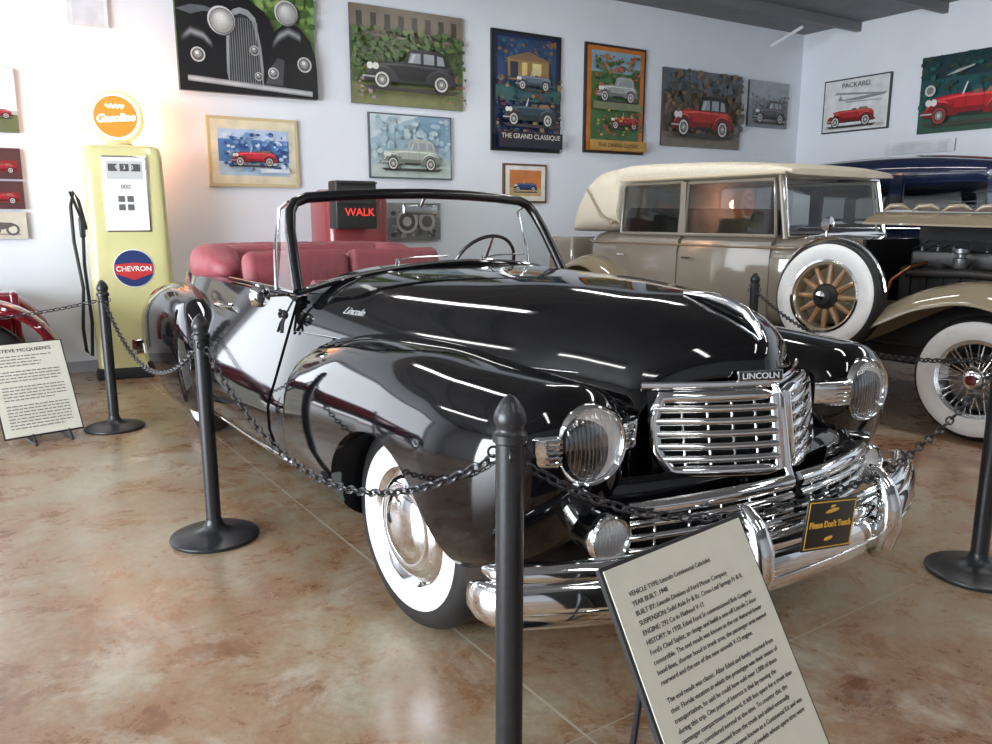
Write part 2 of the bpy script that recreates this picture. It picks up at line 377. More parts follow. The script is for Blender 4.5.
for sg in (-1,1):
    mb=MB(); pts=[]
    for i in range(25):
        s=-1.22+1.7*i/24; hw,zb,zt,n=hk(s); zz=.90+.02*(i/24); y=hw*(1-((zz-zb)/(zt-zb))**n)**(1/n)
        pts.append((hs(s,y), sg*(y+.002), zz))
    mb.tube(pts,.003,6); mb.build('hood_seam_trim',CHROMES,hood)
    mb=MB(); mb.loft(pontoon([(.565,.46,.10,.46,.855),(.3,.47,.11,.42,.88),(-.3,.50,.13,.40,.89)],.08,.05,n=3,side=sg,st=30)); mb.build('valley_panel',BLACK,car,ang=50)
xa=V((.42,1,0)).normalized(); ya=V((-.12,.0,1)).normalized(); na=xa.cross(ya).normalized(); ya=na.cross(xa)
Rn=Matrix((xa,ya,na)).transposed()
c=V((.710,-.055,.930))
mb=MB(); mb.box(c,(.150,.034,.012),Rn,bev=.003); npl=mb.build('nameplate',CHROME,hood)
mb=MB(); mb.box(c+na*.0058,(.141,.026,.003),Rn); mb.build('nameplate_field',DARK,npl)
text('LINCOLN',.0255,SILVER,hood,c+na*.0085,xa,ya,'nose_lettering',ext=.001,sx=1.12,bold=.0003)
mb=MB(); mb.tube([(hs(.705,y)+.012,y,.903) for y in [-.375+.75*i/30 for i in range(31)]],.009,8,flat=1.5); mb.build('lip_trim',CHROME,hood)
def hsurf(s,z):
    hw,zb,zt,n=hk(s); return hw*(1-((z-zb)/(zt-zb))**n)**(1/n)
zz=1.01; ss=-.86; y0=hsurf(ss,zz); Yt=V((0,(hsurf(ss,zz-.03)-hsurf(ss,zz+.03))/.06,1)); Xt=V((1,(hsurf(ss-.1,zz)-hsurf(ss+.1,zz))/.2,0))
Nt=Xt.normalized().cross(Yt.normalized()).normalized()
text('Lincoln',.050,SILVER,hood,V((ss,-y0,zz))+Nt*.008,Xt,Nt.cross(Xt),'side_lettering',ext=.0015,shear=.5,bold=-.0006)
# fenders
FW=-.08
fk=[(.640,.660,.195,.61,.935),(.575,.668,.225,.50,.940),(.46,.685,.258,.38,.948),(.2,.70,.28,.30,.960),(-.1,.70,.288,.27,.972),(-.5,.705,.288,.26,.962),(-.8,.71,.278,.26,.92),(-1.06,.72,.255,.27,.83)]
for sg in (-1,1):
    mb=MB(); mb.loft(pontoon(fk,.11,.15,n=2.5,side=sg)); o=mb.build('fender',BLACK,car,ang=60)
    r_=.38
    mb=MB(); prof=[(-r_,-.2),(-r_,.33)]+[(-r_*math.cos(a),.33+r_*math.sin(a)) for a in [PI*i/24 for i in range(1,24)]]+[(r_,.33),(r_,-.2)]
    prof=[(a+FW,b) for a,b in prof]
    mb.loft([[V((a,sg*.5,b)) for a,b in prof],[V((a,sg*1.3,b)) for a,b in prof]]); cu=mb.build('cut',BLACK,car); boolean(o,cu)
rk=[(-2.50,.80,.16,.24,.80),(-2.8,.80,.18,.20,.92),(-3.25,.80,.185,.17,.985),(-3.75,.79,.18,.20,.93),(-4.15,.77,.17,.26,.80),(-4.35,.76,.15,.32,.68)]
for sg in (-1,1):
    mb=MB(); mb.loft(pontoon(rk,.35,.3,n=3,side=sg)); o=mb.build('fender',BLACK,car,ang=50)
bw=pchip([(-.9,.70,.86),(-1.3,.76,.93),(-2.4,.755,.95),(-3.1,.75,.92),(-3.7,.68,.80),(-4.1,.55,.66)])
def sidey(s,z):
    B,W=bw(s); t=min(max((1.05-z)/.79,0),1)
    q=min(1,t*1.62); q=q if q<.9 else .9+.1*math.sin((q-.9)/.1*PI/2)
    return B+(W-B)*q-.10*max(0,(t-.72)/.28)**2
ZZ=[1.05,1.04,1.02,.98,.92,.85,.76,.66,.60,.56,.52,.46,.38,.33,.29,.26]
rings=[]
for i in range(61):
    s=-.92-3.18*i/60; B=bw(s)[0]; zt_=1.05 if s<-1.275 else .90
    r=[V((s,-sidey(s,min(z,zt_))+(.02 if z==1.05 else 0),min(z,zt_+.0001*(z-1)))) for z in ZZ]+[V((s,sidey(s,min(z,zt_))-(.02 if z==1.05 else 0),min(z,zt_+.0001*(z-1)))) for z in ZZ[::-1]]
    r+=[V((s,B-.07,zt_)),V((s,B-.08,zt_-.05)),V((s,B-.1,.36)),V((s,-B+.1,.36)),V((s,-B+.08,zt_-.05)),V((s,-B+.07,zt_))]
    rings.append(r)
mb=MB(); mb.loft(rings); body=mb.build('body',BLACK,car)
for sg in (-1,1):
    mb=MB(); mb.tube([(s,sg*(sidey(s,.31)+.006),.31) for s in [-1.0-1.6*i/20 for i in range(21)]],.009,8); mb.build('sill_trim',CHROME,body)
for sg in (-1,1):
    rings=[]
    for i in range(25):
        s=-1.28-1.15*i/24
        rr=[V((s,sg*(sidey(s,z)+.007),z)) for z in ZZ[1:-2]]+[V((s,sg*(sidey(s,z)-.02),z)) for z in ZZ[1:-2][::-1]]
        rings.append(rr)
    mb=MB(); mb.loft(rings); d=mb.build('door',BLACK,car)
    mb=MB(); mb.tube([(-2.18,sg*.81,.93),(-2.2,sg*.86,.93),(-2.3,sg*.863,.93),(-2.36,sg*.83,.93)],.012,8); mb.build('door_handle',CHROME,d)
    mb=MB(); mb.box((-1.85,sg*(.67),.80),(1.1,.03,.5),bev=.012); mb.build('door_trim',REDL,d)
    mb=MB(); mb.tube([(-1.3-1.1*i/10,sg*(sidey(-1.3-1.1*i/10,1.04)-.01),1.062) for i in range(11)],.012,8); mb.build('belt_trim',BLACK,d)
    if sg<0:
        mb=MB(); mb.tube([(-1.40,-.76,1.05),(-1.40,-.82,1.05),(-1.40,-.88,1.05)],.008,8); mb.lathe([(0,-.04),(.035,-.032),(.052,-.01),(.054,.008),(0,.012)],(-1.40,-.90,1.05),(-1,-.3,0.1),24); mb.build('side_mirror',CHROME,d)
# black tied strap at the front corner of the near door
st=empty('tie_strap',(.449,3.001,0),HA,'black tied strap hanging at the front corner of the convertible door','strap')
SB=mat('strap_webbing',(.008,.008,.008),.7)
q=V((-1.27,-.83,.97))
mb=MB(); mb.ell(q,(.014,.013,.018)); mb.build('knot',SB,st)
for pth_ in ([q,q+V((-.03,-.014,.022)),q+V((-.052,-.008,.006)),q+V((-.03,-.014,-.01)),q],[q,q+V((.025,-.014,.022)),q+V((.042,-.008,.006)),q+V((.025,-.014,-.008)),q]):
    mb=MB(); mb.tube(pth_,.009,8,flat=.6); mb.build('loop',SB,st)
for dx in (-.02,.022):
    mb=MB(); mb.tube([q,q+V((dx*.6,-.02,-.035)),q+V((dx*1.2,-.03,-.075))],.009,8,flat=.6); mb.build('strap_end',SB,st)
mb=MB(); mb.tube([q,q+V((.0,.03,.05)),q+V((-.0,.055,.09))],.008,8,flat=.5); mb.build('strap_lead',SB,st)
dk=pchip([(-3.35,.74,1.07),(-3.7,.70,1.06),(-4.0,.6,1.0),(-4.2,.5,.9),(-4.35,.38,.72)])
rings=[]
for i in range(25):
    s=-3.35-1.0*i/24; hw,zt=dk(s)
    rings.append([V((s,-hw*se(math.cos(PI*k/30),2.8),.5+(zt-.5)*abs(math.sin(PI*k/30))**(2/2.8))) for k in range(31)])
mb=MB(); mb.loft(rings); mb.build('deck_lid',BLACK,car,ang=50)
mb=MB(); mb.lathe([(0,0),(.30,0),(.36,.03),(.38,.1),(.36,.17),(.30,.2),(0,.2)],(-4.35,0,.80),(-1,0,0),40); sp=mb.build('spare_wheel_cover',BLACK,car)
mb=MB(); mb.lathe([(.1,.2),(.09,.22),(0,.23)],(-4.35,0,.80),(-1,0,0),24); mb.build('hubcap',CHROME,sp)
mb=MB(); mb.blade([(-4.62+.2*(abs(y)/.9)**2.5,y,.42) for y in [-.95+1.9*i/24 for i in range(25)]],.06,.025); mb.build('bumper',CHROME,car)
mb=MB(); rings=[]
for i in range(121):
    a=-1+2*i/120; y=.635*math.copysign(abs(math.sin(a*PI/2))**.75,a); s=-2.78-.80*max(0,math.cos(a*PI/2))**.45
    e=min(1,(1-abs(a))/.10); e=.35+.65*math.sqrt(max(0,1-(1-e)**2))
    dx=math.cos(a*PI/2); nrm=V((-max(0,dx)**.6, math.copysign(1,a)*(1-max(0,dx)**2),0)).normalized()
    hh=.122*e
    rings.append([V((s,y,1.105-.03*(1-e)))+nrm*(.15*e*se(math.cos(2*PI*k/32),3.0))+V((0,0,hh*se(math.sin(2*PI*k/32),2.7))) for k in range(32)])
mb.loft(rings); mb.crease(.007,10); boot=mb.build('folded_top',REDL,car,ang=80)
mb=MB(); mb.box((-3.38,0,1.12),(.55,1.10,.20),bev=.07); mb.build('top_cover',REDL,boot,ang=70)
def seat(s,y,w,zt,zb=.45):
    mb=MB()
    R=Matrix.Rotation(math.radians(-12),3,'Y'); mb.box((s,y,(zt+zb)/2),(.15,w,zt-zb),R,bev=.05); o=mb.build('seat_back',REDL,car,ang=60)
    mb=MB()
    for k in range(6):
        yy=y-w*.42+w*.84*k/5; mb.tube([(s+.165,yy,zb+.1),(s+.08,yy,(zt+zb)/2),(s+.0,yy,zt-.05)],.005,6)
    mb.build('upholstery_seams',mat('piping_rose',(.20,.04,.05),.5),o)
    mb=MB(); mb.box((s+.35,y,.52),(.55,w,.20),bev=.06); mb.build('seat_cushion',REDL,car,ang=60)
seat(-2.42,-.325,.64,1.21); seat(-2.42,.325,.64,1.21); seat(-3.05,0,1.12,1.08)
mb=MB(); mb.box((-2.1,0,.37),(2.2,1.32,.03)); mb.build('carpet',mat('carpet_maroon',(.12,.02,.03),.9),car)
mb=MB(); mb.tube([(-1.36+.05*math.cos(y*2),y,1.03) for y in [-.66+1.32*i/16 for i in range(17)]],.085,14); mb.build('dashboard',REDL,car,ang=60)
c=V((-1.60,.45,1.13)); ax=V((-.85,0,.5)).normalized(); a=V((0,1,0)); b=ax.cross(a)
mb=MB(); mb.tube([c+(a*math.cos(t)+b*math.sin(t))*.20 for t in [2*PI*i/40 for i in range(40)]],.010,8,closed=True,up=ax); sw=mb.build('steering_wheel',mat('wheel_plastic',(.03,.02,.02),.25,0,.5),car)
mb=MB()
for t in (0,PI,PI*1.5): mb.cyl(c,c+(a*math.cos(t)+b*math.sin(t))*.20,.008)
mb.lathe([(.05,-.01),(.045,.015),(0,.02)],c,ax,20); mb.cyl(c,c-ax*.4,.02); mb.build('steering_column',CHROMES,sw)
# windshield
half=[(-1.25,-.77,1.075),(-1.33,-.755,1.20),(-1.42,-.735,1.34),(-1.475,-.71,1.43),(-1.495,-.68,1.472),(-1.495,-.62,1.495),(-1.475,-.45,1.508),(-1.455,-.22,1.518),(-1.45,0,1.522)]
top=half+[(a,-b,c) for a,b,c in half[:-1][::-1]]
def lowc(y,dz=0,ds=0): return V((-1.25+.17*math.cos(y/.77*PI/2)+ds,y,1.07+.12*max(0,math.cos(y/.77*PI/2))**.8+dz))
low=[lowc(y) for y in [-.77+1.54*i/16 for i in range(17)]]
WFM=mat('frame_black',(.006,.006,.007),.22,0,.3)
mb=MB(); mb.tube(top,[.026]*len(top),12,up=(1,0,.4)); mb.tube(low,.016,10); wf=mb.build('windshield_frame',WFM,car,ang=60)
mb=MB(); tl=[]
for i in range(21):
    y=-.72+1.44*i/20
    k=0
    while k<len(top)-2 and top[k+1][1]<y: k+=1
    t=(y-top[k][1])/max(top[k+1][1]-top[k][1],1e-6); q=V(top[k]).lerp(V(top[k+1]),t)
    l=lowc(y); tl.append([l,l.lerp(q,.5),q])
mb.loft(tl,False,False); mb.build('windshield_glass',GLASS,wf,recalc=False)
mb=MB(); mb.tube([lowc(y,.01,.042) for y in [-.75+1.5*i/16 for i in range(17)]],.008,8); mb.build('windshield_trim',CHROME,wf)
mb=MB(); mb.cyl((-1.46,0,1.50),(-1.50,0,1.46),.008); mb.box((-1.51,0,1.445),(.02,.2,.055),bev=.008); mb.build('rear_view_mirror',CHROMES,wf)
for y in (-.35,.12):
    mb=MB(); mb.cyl((-1.10,y,1.17),(-1.13,y+.02,1.21),.010); mb.tube([(-1.13,y+.02,1.205),(-1.2,y+.15,1.215),(-1.22,y+.34,1.215)],.004,6); mb.build('wiper',CHROMES,wf)
for sg in (-1,1):
    mb=MB(); mb.tube([(-1.56,sg*.765,1.06),(-1.60,sg*.75,1.25),(-1.63,sg*.71,1.44),(-1.52,sg*.70,1.475)],.009,8); vw=mb.build('vent_window',CHROME,car)
    mb=MB(); mb.add([(-1.28,sg*.77,1.08),(-1.56,sg*.765,1.07),(-1.63,sg*.71,1.44),(-1.5,sg*.69,1.47)],[(0,1,2,3)]); mb.build('vent_glass',GLASS,vw,recalc=False)
for sg in (-1,1):
    wheel(car,FW,sg*.77,.365,.365,.18,sg,ax=(.06,sg,0) if sg<0 else (-.06,sg,0)); wheel(car,-3.175,sg*.72,.362,.362,.18,sg)
mb=MB(); mb.cyl((FW,-.65,.34),(FW,.65,.34),.04); mb.cyl((-3.175,-.65,.34),(-3.175,.65,.34),.05); mb.box((-1.6,0,.27),(4.2,.9,.08)); mb.build('chassis',DARK,car)
# headlights: black shells sunk in the fender noses, chrome rings, ribbed wings
for sg in (-1,1):
    y=sg*.655; z=.788; s=.632; ax=V((1,-.13 if sg<0 else -.05,.02)).normalized()
    mb=MB(); mb.lathe([(.112,-.030),(.117,-.012),(.115,.004),(.109,.013),(.102,.010),(.099,-.006)],(s,y,z),ax,48,False); h=mb.build('headlight',CHROME,car,ang=60)
    mb=MB(); mb.lathe([(.125,-.16),(.122,-.08),(.1145,-.024),(.110,-.02)],(s,y,z),ax,48,False); mb.build('headlight_shell',BLACK,h,ang=60)
    mb=MB(); mb.lathe([(.0992,-.004),(.085,-.018),(.06,-.030),(.03,-.038),(0,-.040)],(s,y,z),ax,48); mb.build('headlight_reflector',REFL,h,ang=70)
    mb=MB(); mb.lathe([(.014,-.036),(.018,-.020),(.012,-.008),(0,-.004)],(s,y,z),ax,20); mb.build('headlight_bulb',flat((.8,.8,.78)),h)
    mb=MB(); mb.lathe([(.0995,.002),(.091,.011),(.076,.019),(.054,.025),(.03,.028),(0,.029)],(s,y,z),ax,48); mb.build('headlight_lens',LENS,h,ang=70)
    for q in (-1,1):
        mb=MB(); yy=y+q*.105; y1=y+q*(.215 if q*sg<0 else .175)
        P=[(s-.022,yy,z),(s-.035,(yy+y1)/2,z),(s-.075,y1,z)]
        mb.blade(P,[.046,.044,.040],.028,6)
        for dz in (-.030,-.015,0,.015,.030): mb.tube([(p[0]+.028,p[1],p[2]+dz) for p in P],.005,8)
        mb.build('headlight_wing',CHROME,h)
    fx_,fy_,fz_=.690,sg*.625,.528; ax=V((1,-.12 if sg<0 else 0,0))
    mb=MB(); mb.lathe([(.062,-.14),(.070,-.03),(.070,.0),(.064,.010),(.056,.005),(.054,-.004)],(fx_,fy_,fz_),ax,36,False); l=mb.build('fog_light',CHROME,car,ang=60)
    mb=MB(); mb.lathe([(.055,-.003),(.045,-.013),(.02,-.020),(0,-.022)],(fx_,fy_,fz_),ax,36); mb.build('fog_light_reflector',REFL,l,ang=60)
    mb=MB(); mb.lathe([(.0555,.001),(.042,.008),(.02,.011),(0,.012)],(fx_,fy_,fz_),ax,36); mb.build('fog_light_lens',LENS,l,ang=60)
# front apron between fenders
mb=MB(); rings=[]
for z in (.30,.36,.46,.56,.63,.66):
    rings.append([V((.70-.20*(abs(y)/.8)**2-(.05 if z<.35 else 0)-(.02 if z>.65 else 0),y,z)) for y in [-.86+1.72*i/30 for i in range(31)]]+[V((.3,.86,z)),V((.3,-.86,z))])
mb.loft(rings); mb.build('front_apron',BLACK,car)
# upper grille
def GF(y,z): return .722+.16*(.93-z)-.20*(abs(y)/.40)**1.35
GT,GB=.878,.655
def LF(y): return .785-.20*(abs(y)/.7)**2
for sg in (-1,1):
    Y0,Y1=.025,.362
    mb=MB(); pts=[]
    for i in range(9): pts.append((Y0+(Y1-Y0-.02)*i/8,GT-.004*i/8))
    for i in range(1,8): pts.append((Y1+(.004 if 1<i<7 else -.006),GT-.014-(GT-GB-.028)*i/8))
    for i in range(9): pts.append((Y1-.03-(Y1-.03-Y0)*i/8,GB))
    mb.tube([(GF(a,b)+.016,sg*a,b) for a,b in pts],.020,12,closed=True,up=(1,0,0)); g=mb.build('grille',CHROME,car,ang=60)
    mb=MB()
    for k in range(1,6):
        z=GT-(GT-GB)*k/6; mb.blade([(GF(a,z)+.014,sg*a,z) for a in [Y0+(Y1-Y0)*i/10 for i in range(11)]],.0135,.022,2.3,14)
    mb.build('grille_bars',CHROME,g,ang=60)
    for k in range(1,5):
        a=Y0+(Y1-Y0)*k/5; mb=MB(); mb.tube([(GF(a,z)+.018,sg*a,z) for z in (GB,.74,.82,GT)],.0045,8,up=(0,1,0)); mb.build('grille_upright',CHROME,g)
    mb=MB(); r=[[V((GF(a,z)-.012,sg*a,z)) for a in [Y0+(Y1-Y0)*i/10 for i in range(11)]] for z in (GB-.01,.78,GT+.01)]
    mb.loft(r,False,False); mb.build('grille_backing',DARK,g,recalc=False)
    A=[.02+.54*i/16 for i in range(17)]
    mb=MB()
    for k,hh in ((0,.022),(1,.0125),(2,.0125),(3,.0125)):
        mb.blade([(LF(a)+.03,sg*a,.618-.040*k-.03*(a/.7)**2) for a in A],hh,.022,2.3,14)
    lg_=mb.build('lower_grille',CHROME,car,ang=60)
    for k in range(5):
        a=.09+.40*k/4; mb=MB(); mb.tube([(LF(a)+.036,sg*a,.61-.03*(a/.7)**2),(LF(a)+.036,sg*a,.49-.03*(a/.7)**2)],.0038,8); mb.build('lower_grille_upright',CHROMES,lg_)
    mb=MB(); mb.loft([[V((LF(a)+.004,sg*a,z)) for a in A] for z in (.44,.60)],False,False); mb.build('lower_grille_backing',DARK,lg_,recalc=False)
mb=MB(); mb.tube([(.712,0,.910),(.745,0,.86),(.765,0,.76),(.785,0,.655),(.81,0,.61)],[.010,.016,.016,.016,.012],12); mb.build('grille_prow',CHROME,car)
# bumper
def BS(y): return .890-.19*(abs(y)/.85)**2.3
ys=[-.94+1.88*i/44 for i in range(45)]
P=[(.52,-.975,.405),(.545,-.985,.405),(.58,-.98,.405),(.62,-.965,.405)]+[(BS(y),y,.405) for y in ys]+[(.62,.965,.405),(.58,.98,.405),(.545,.985,.405),(.52,.975,.405)]
nP=len(P)
mb=MB(); mb.blade(P,[.020,.042,.056,.062]+[.066]*(nP-8)+[.062,.056,.042,.020],[.006,.02,.030,.036]+[.040]*(nP-8)+[.036,.030,.02,.006],2.3,36); bp=mb.build('bumper',CHROME,car,ang=60)
Q=[(p[0]-.010,p[1]*.985,p[2]+.080) for p in P[2:-2]]; nq=len(Q)
mb=MB(); mb.blade(Q,[.010,.026]+[.030]*(nq-4)+[.026,.010],[.01,.028]+[.036]*(nq-4)+[.028,.01],2.2,24); mb.build('bumper_upper_bar',CHROME,bp,ang=60)
mb=MB(); mb.blade([(p[0]+.037,p[1],p[2]-.01) for p in P[4:-4]],.007,.008,2,12); mb.build('bumper_rib',CHROME,bp,ang=60)
for y in (-.30,.34):
    mb=MB()
    mb.tube([(BS(y)+.02,y,.325),(BS(y)+.052,y,.365),(BS(y)+.068,y,.44),(BS(y)+.064,y,.51),(BS(y)+.042,y,.565),(BS(y)+.01,y,.602),(BS(y)-.015,y,.613)],[.018,.034,.039,.036,.031,.022,.008],22,up=(0,1,0)); mb.build('bumper_guard',CHROME,bp,ang=80)
    mb=MB(); mb.tube([(BS(y)-.03,y,.43),(.66,y,.42)],.025,8); mb.build('bumper_bracket',DARK,bp)
mb=MB(); mb.tube([(BS(y)+.035,y,.565) for y in [-.30+.64*i/16 for i in range(17)]],.009,10); mb.build('bumper_tie_bar',CHROME,bp)
# plate sign hung on the bumper
pl=empty('sign_plate',(.449,3.001,0),HA); tag(pl,'small black and gold plate hung on the black car bumper','sign')
R=Matrix.Rotation(math.radians(-8),3,'X')
pc=V((.972,-.045,.54))
mb=MB(); mb.box(pc,(.006,.236,.15),R,bev=.002); mb.build('plate',mat('plate_black',(.006,.006,.006),.35,0,.1),pl)
xv=R@V((0,1,0)); yv=R@V((0,0,1)); pf_=pc+V((.0042,0,0))
text("Please Don't Touch",.0262,GOLD,pl,pf_,xv,yv,'plate_lettering',bold=.0006,ext=.001,sx=.96)
mb=MB()
for zz in (-.067,.067): mb.box(pf_+yv*zz,(.001,.222,.003),R)
for q in (-.111,.111): mb.box(pf_+xv*q,(.001,.003,.134),R)
mb.ell(pf_+yv*.040,(.0015,.033,.006)); mb.ell(pf_+yv*.053,(.0015,.013,.004)); mb.ell(pf_-yv*.042,(.0015,.021,.006)); mb.build('plate_border',GOLD,pl)

# ============================================================ TAN CLASSIC CAR
c2=empty('classic_car',(3.70,5.40,0),HA,'taupe classic car with cream canvas top and wood spoke spare wheel','car')
wheel(c2,0,-.76,.40,.40,.17,-1,'wire'); wheel(c2,0,.76,.40,.40,.17,1,'wire'); wheel(c2,-3.75,-.76,.40,.40,.17,-1,'wood'); wheel(c2,-3.75,.76,.40,.40,.17,1,'wood')
SX=-.99
wheel(c2,SX,-.93,.85,.40,.17,-1,'wood',name='spare_wheel',ax=(.05,-1,.10))
mb=MB(); mb.tube([(SX+.42*math.cos(t),-.93,.85+.42*math.sin(t)) for t in [PI*.05+PI*.9*i/20 for i in range(21)]],.012,8,up=(0,1,0)); mb.build('spare_strap',CHROME,c2)
mb=MB(); mb.lathe([(0,-.01),(.05,-.008),(.055,.01),(0,.02)],(SX-.06,-.93,1.36),(1,-.3,0),20); mb.cyl((SX-.06,-.93,1.27),(SX-.06,-.93,1.33),.008); mb.build('spare_mirror',CHROME,c2)
def sheetfender(pts, y0, y1, name='fender', crown=.05, m=TAND):
    f=pchip([(i,a,b) for i,(a,b) in enumerate(pts)]); nn=(len(pts)-1)*8; rings=[]
    for i in range(nn+1):
        u=i/8; a,b=f(u); a2,b2=f(min(u+.05,len(pts)-1)); a1,b1=f(max(u-.05,0)); t=V((a2-a1,0,b2-b1)).normalized(); nrm=V((-t.z,0,t.x))
        if nrm.z<0 and t.x<0: nrm=-nrm
        o=[];inn=[]
        for k in range(13):
            q=-1+k/6; y=(y0+y1)/2+(y1-y0)/2*q; h=crown*(1-abs(q)**2.6)*1.4-.02
            o.append(V((a,y,b))+nrm*h); inn.append(V((a,y*1.0,b))+nrm*(h-.02))
        rings.append(o+inn[::-1])
    mb=MB(); mb.loft(rings); return mb.build(name,m,c2,ang=60)
ff=[(.52,.40),(.45,.66),(.24,.85),(-.05,.91),(-.32,.86),(-.62,.72),(-.90,.57),(-1.15,.47),(-1.42,.43)]
rf=[(-3.15,.42),(-3.25,.66),(-3.45,.88),(-3.75,.98),(-4.03,.90),(-4.23,.68),(-4.31,.45)]
for sg in (-1,1):
    sheetfender(ff,sg*.46,sg*.97,crown=.085); sheetfender(rf,sg*.55,sg*.95,crown=.06)
    mb=MB(); mb.box((-2.28,sg*.76,.41),(1.75,.34,.035),bev=.01); mb.build('running_board',DARK,c2)
    mb=MB(); mb.tube([(-1.43,sg*.935,.42),(-3.14,sg*.935,.42)],.012,6); mb.build('running_board_trim',CHROME,c2)
SH=[]
tk=pchip([(-.95,.38,.62,1.24),(-1.2,.52,.55,1.26),(-1.5,.68,.50,1.27),(-2.2,.73,.48,1.27),(-3.2,.74,.48,1.28),(-3.7,.66,.50,1.28),(-3.95,.5,.55,1.25)])
rings=[]
for i in range(41):
    s=-.95-3.0*i/40; hw,zb,zt=tk(s)
    rings.append([V((s,hw*se(math.cos(2*PI*k/40),5),(zb+zt)/2+(zt-zb)/2*se(math.sin(2*PI*k/40),5))) for k in range(40)])
mb=MB(); mb.loft(rings); b2=mb.build('body',TAN,c2,ang=50); SH.append(b2)
for sg in (-1,1):
    mb=MB(); mb.blade([(s,sg*(tk(s)[0]+.006),1.17) for s in [-1.1-2.8*i/30 for i in range(31)]],.012,.01,2,10); mb.build('belt_moulding',mat('brown_stripe',(.2,.15,.1),.15,0,1),b2)
    for (s0,s1) in ((-1.55,-2.46),(-2.50,-3.28)):
        rings=[]
        for i in range(9):
            s=s0+(s1-s0)*i/8; hw=tk(s)[0]
            prof=[(hw-.05,1.24),(hw-.008,1.21),(hw+.012,1.1),(hw+.014,.8),(hw+.012,.6),(hw-.005,.53),(hw-.06,.53)]
            rings.append([V((s,sg*a,b)) for a,b in prof])
        mb=MB(); mb.loft(rings); d=mb.build('door',TAN,c2); SH.append(d)
        mb=MB(); hx=s1+.08; mb.tube([(hx,sg*.75,1.06),(hx,sg*.80,1.06),(hx+.09,sg*.80,1.06)],.011,8); mb.build('door_handle',CHROME,d)
def wframe(s0,s1,y,z0,z1,sl=0):
    mb=MB(); mb.tube([(s0,y,z0),(s0-sl,y*.95,z1),(s1,y*.95,z1),(s1,y,z0)],.018,8,closed=True,up=(0,1,0)); o=mb.build('window_surround',TAN,c2); SH.append(o)
    mb=MB(); mb.add([(s0,y,z0),(s0-sl,y*.95,z1),(s1,y*.95,z1),(s1,y,z0)],[(0,1,2,3)]); mb.build('window_glass',GLASSD,o,recalc=False)
for sg in (-1,1):
    wframe(-1.50,-2.45,sg*.70,1.26,1.70,.06); wframe(-2.52,-3.26,sg*.70,1.26,1.71)
    mb=MB(); mb.box((-2.485,sg*.685,1.48),(.06,.04,.46)); SH.append(mb.build('pillar',TAN,c2))
    mb=MB(); mb.tube([(-1.42,sg*.68,1.24),(-1.52,sg*.655,1.74)],.022,10); SH.append(mb.build('windshield_post',TAN,c2))
mb=MB(); mb.tube([(-1.42,-.66,1.27),(-1.50,-.64,1.72),(-1.50,.64,1.72),(-1.42,.66,1.27)],.02,10,closed=True,up=(1,0,0)); wf2=mb.build('windshield_frame',CHROME,c2); SH.append(wf2)
mb=MB(); mb.add([(-1.42,-.66,1.27),(-1.50,-.64,1.72),(-1.50,.64,1.72),(-1.42,.66,1.27)],[(0,1,2,3)]); mb.build('windshield_glass',GLASS,wf2,recalc=False)
rk2=pchip([(-1.40,.69,1.73,1.78),(-1.6,.71,1.72,1.83),(-2.3,.73,1.71,1.88),(-3.1,.74,1.71,1.90),(-3.27,.74,1.66,1.90),(-3.30,.74,1.28,1.90),(-3.55,.74,1.27,1.89),(-3.70,.73,1.26,1.85),(-3.84,.71,1.26,1.72),(-3.97,.68,1.26,1.52),(-4.08,.62,1.26,1.33)])
rings=[]
for i in range(81):
    s=-1.40-2.68*i/80; hw,zb,zt=rk2(s)
    rings.append([V((s,hw*se(math.cos(2*PI*k/40),4.6),(zb+zt)/2+(zt-zb)/2*se(math.sin(2*PI*k/40),4.0))) for k in range(40)])
mb=MB(); mb.loft(rings); mb.crease(.003,6); tp2=mb.build('canvas_top',CREAM,c2,ang=50); SH.append(tp2)
for sg in (-1,1):
    mb=MB(); mb.tube([(-3.34,sg*.755,1.36),(-3.5,sg*.76,1.42),(-3.72,sg*.75,1.68)],.012,8); mb.lathe([(.02,0),(.02,.02),(0,.025)],(-3.34,sg*.75,1.36),(0,sg,0),12); mb.build('landau_bar',mat('bar_brown',(.3,.24,.16),.4),tp2)
    mb=MB(); mb.tube([(-1.42-1.85*i/10,sg*.735,1.745) for i in range(11)],.012,6); mb.build('canvas_piping',mat('piping_tan',(.5,.42,.3),.8),tp2)
mb=MB(); mb.box((-2.5,0,1.36),(.15,1.2,.25),bev=.05); SH.append(mb.build('seat_back',SEATG,c2)); mb=MB(); mb.box((-3.35,0,1.36),(.15,1.2,.3),bev=.05); SH.append(mb.build('seat_back',SEATG,c2))
for o in SH: o.location=(-.15,0,0)
mb=MB(); rings=[]
for i in range(11):
    s=-1.10+1.43*i/10; w_=.42-.08*i/10
    rings.append([V((s,-w_+2*w_*k/12,1.37+.10*(1-((k-6)/6)**2)-.03*i/10)) for k in range(13)]+[V((s,w_-2*w_*k/12,1.355+.10*(1-((k-6)/6)**2)-.03*i/10)) for k in range(13)])
mb.loft(rings); hd=mb.build('hood',TAND,c2,ang=50)
for k in range(6):
    s=-.98+.22*k; mb=MB()
    mb.tube([(s-.08,-.22,1.455-.004*k),(s-.04,-.20,1.488-.004*k),(s+.04,-.18,1.492-.004*k),(s+.085,-.16,1.462-.004*k)],[.012,.03,.03,.010],12,flat=.6); mb.build('hood_vent',TAND,hd,ang=60)
mb=MB(); mb.tube([(-1.10,0,1.472),(.33,0,1.442)],.01,8); mb.build('hood_hinge',CHROME,hd)
mb=MB(); mb.box((-.38,0,.82),(1.15,.28,.45),bev=.03)
for k in range(9): mb.box((-.86+.12*k,-.145,.88),(.03,.02,.26))
eng=mb.build('engine',DARK,c2)
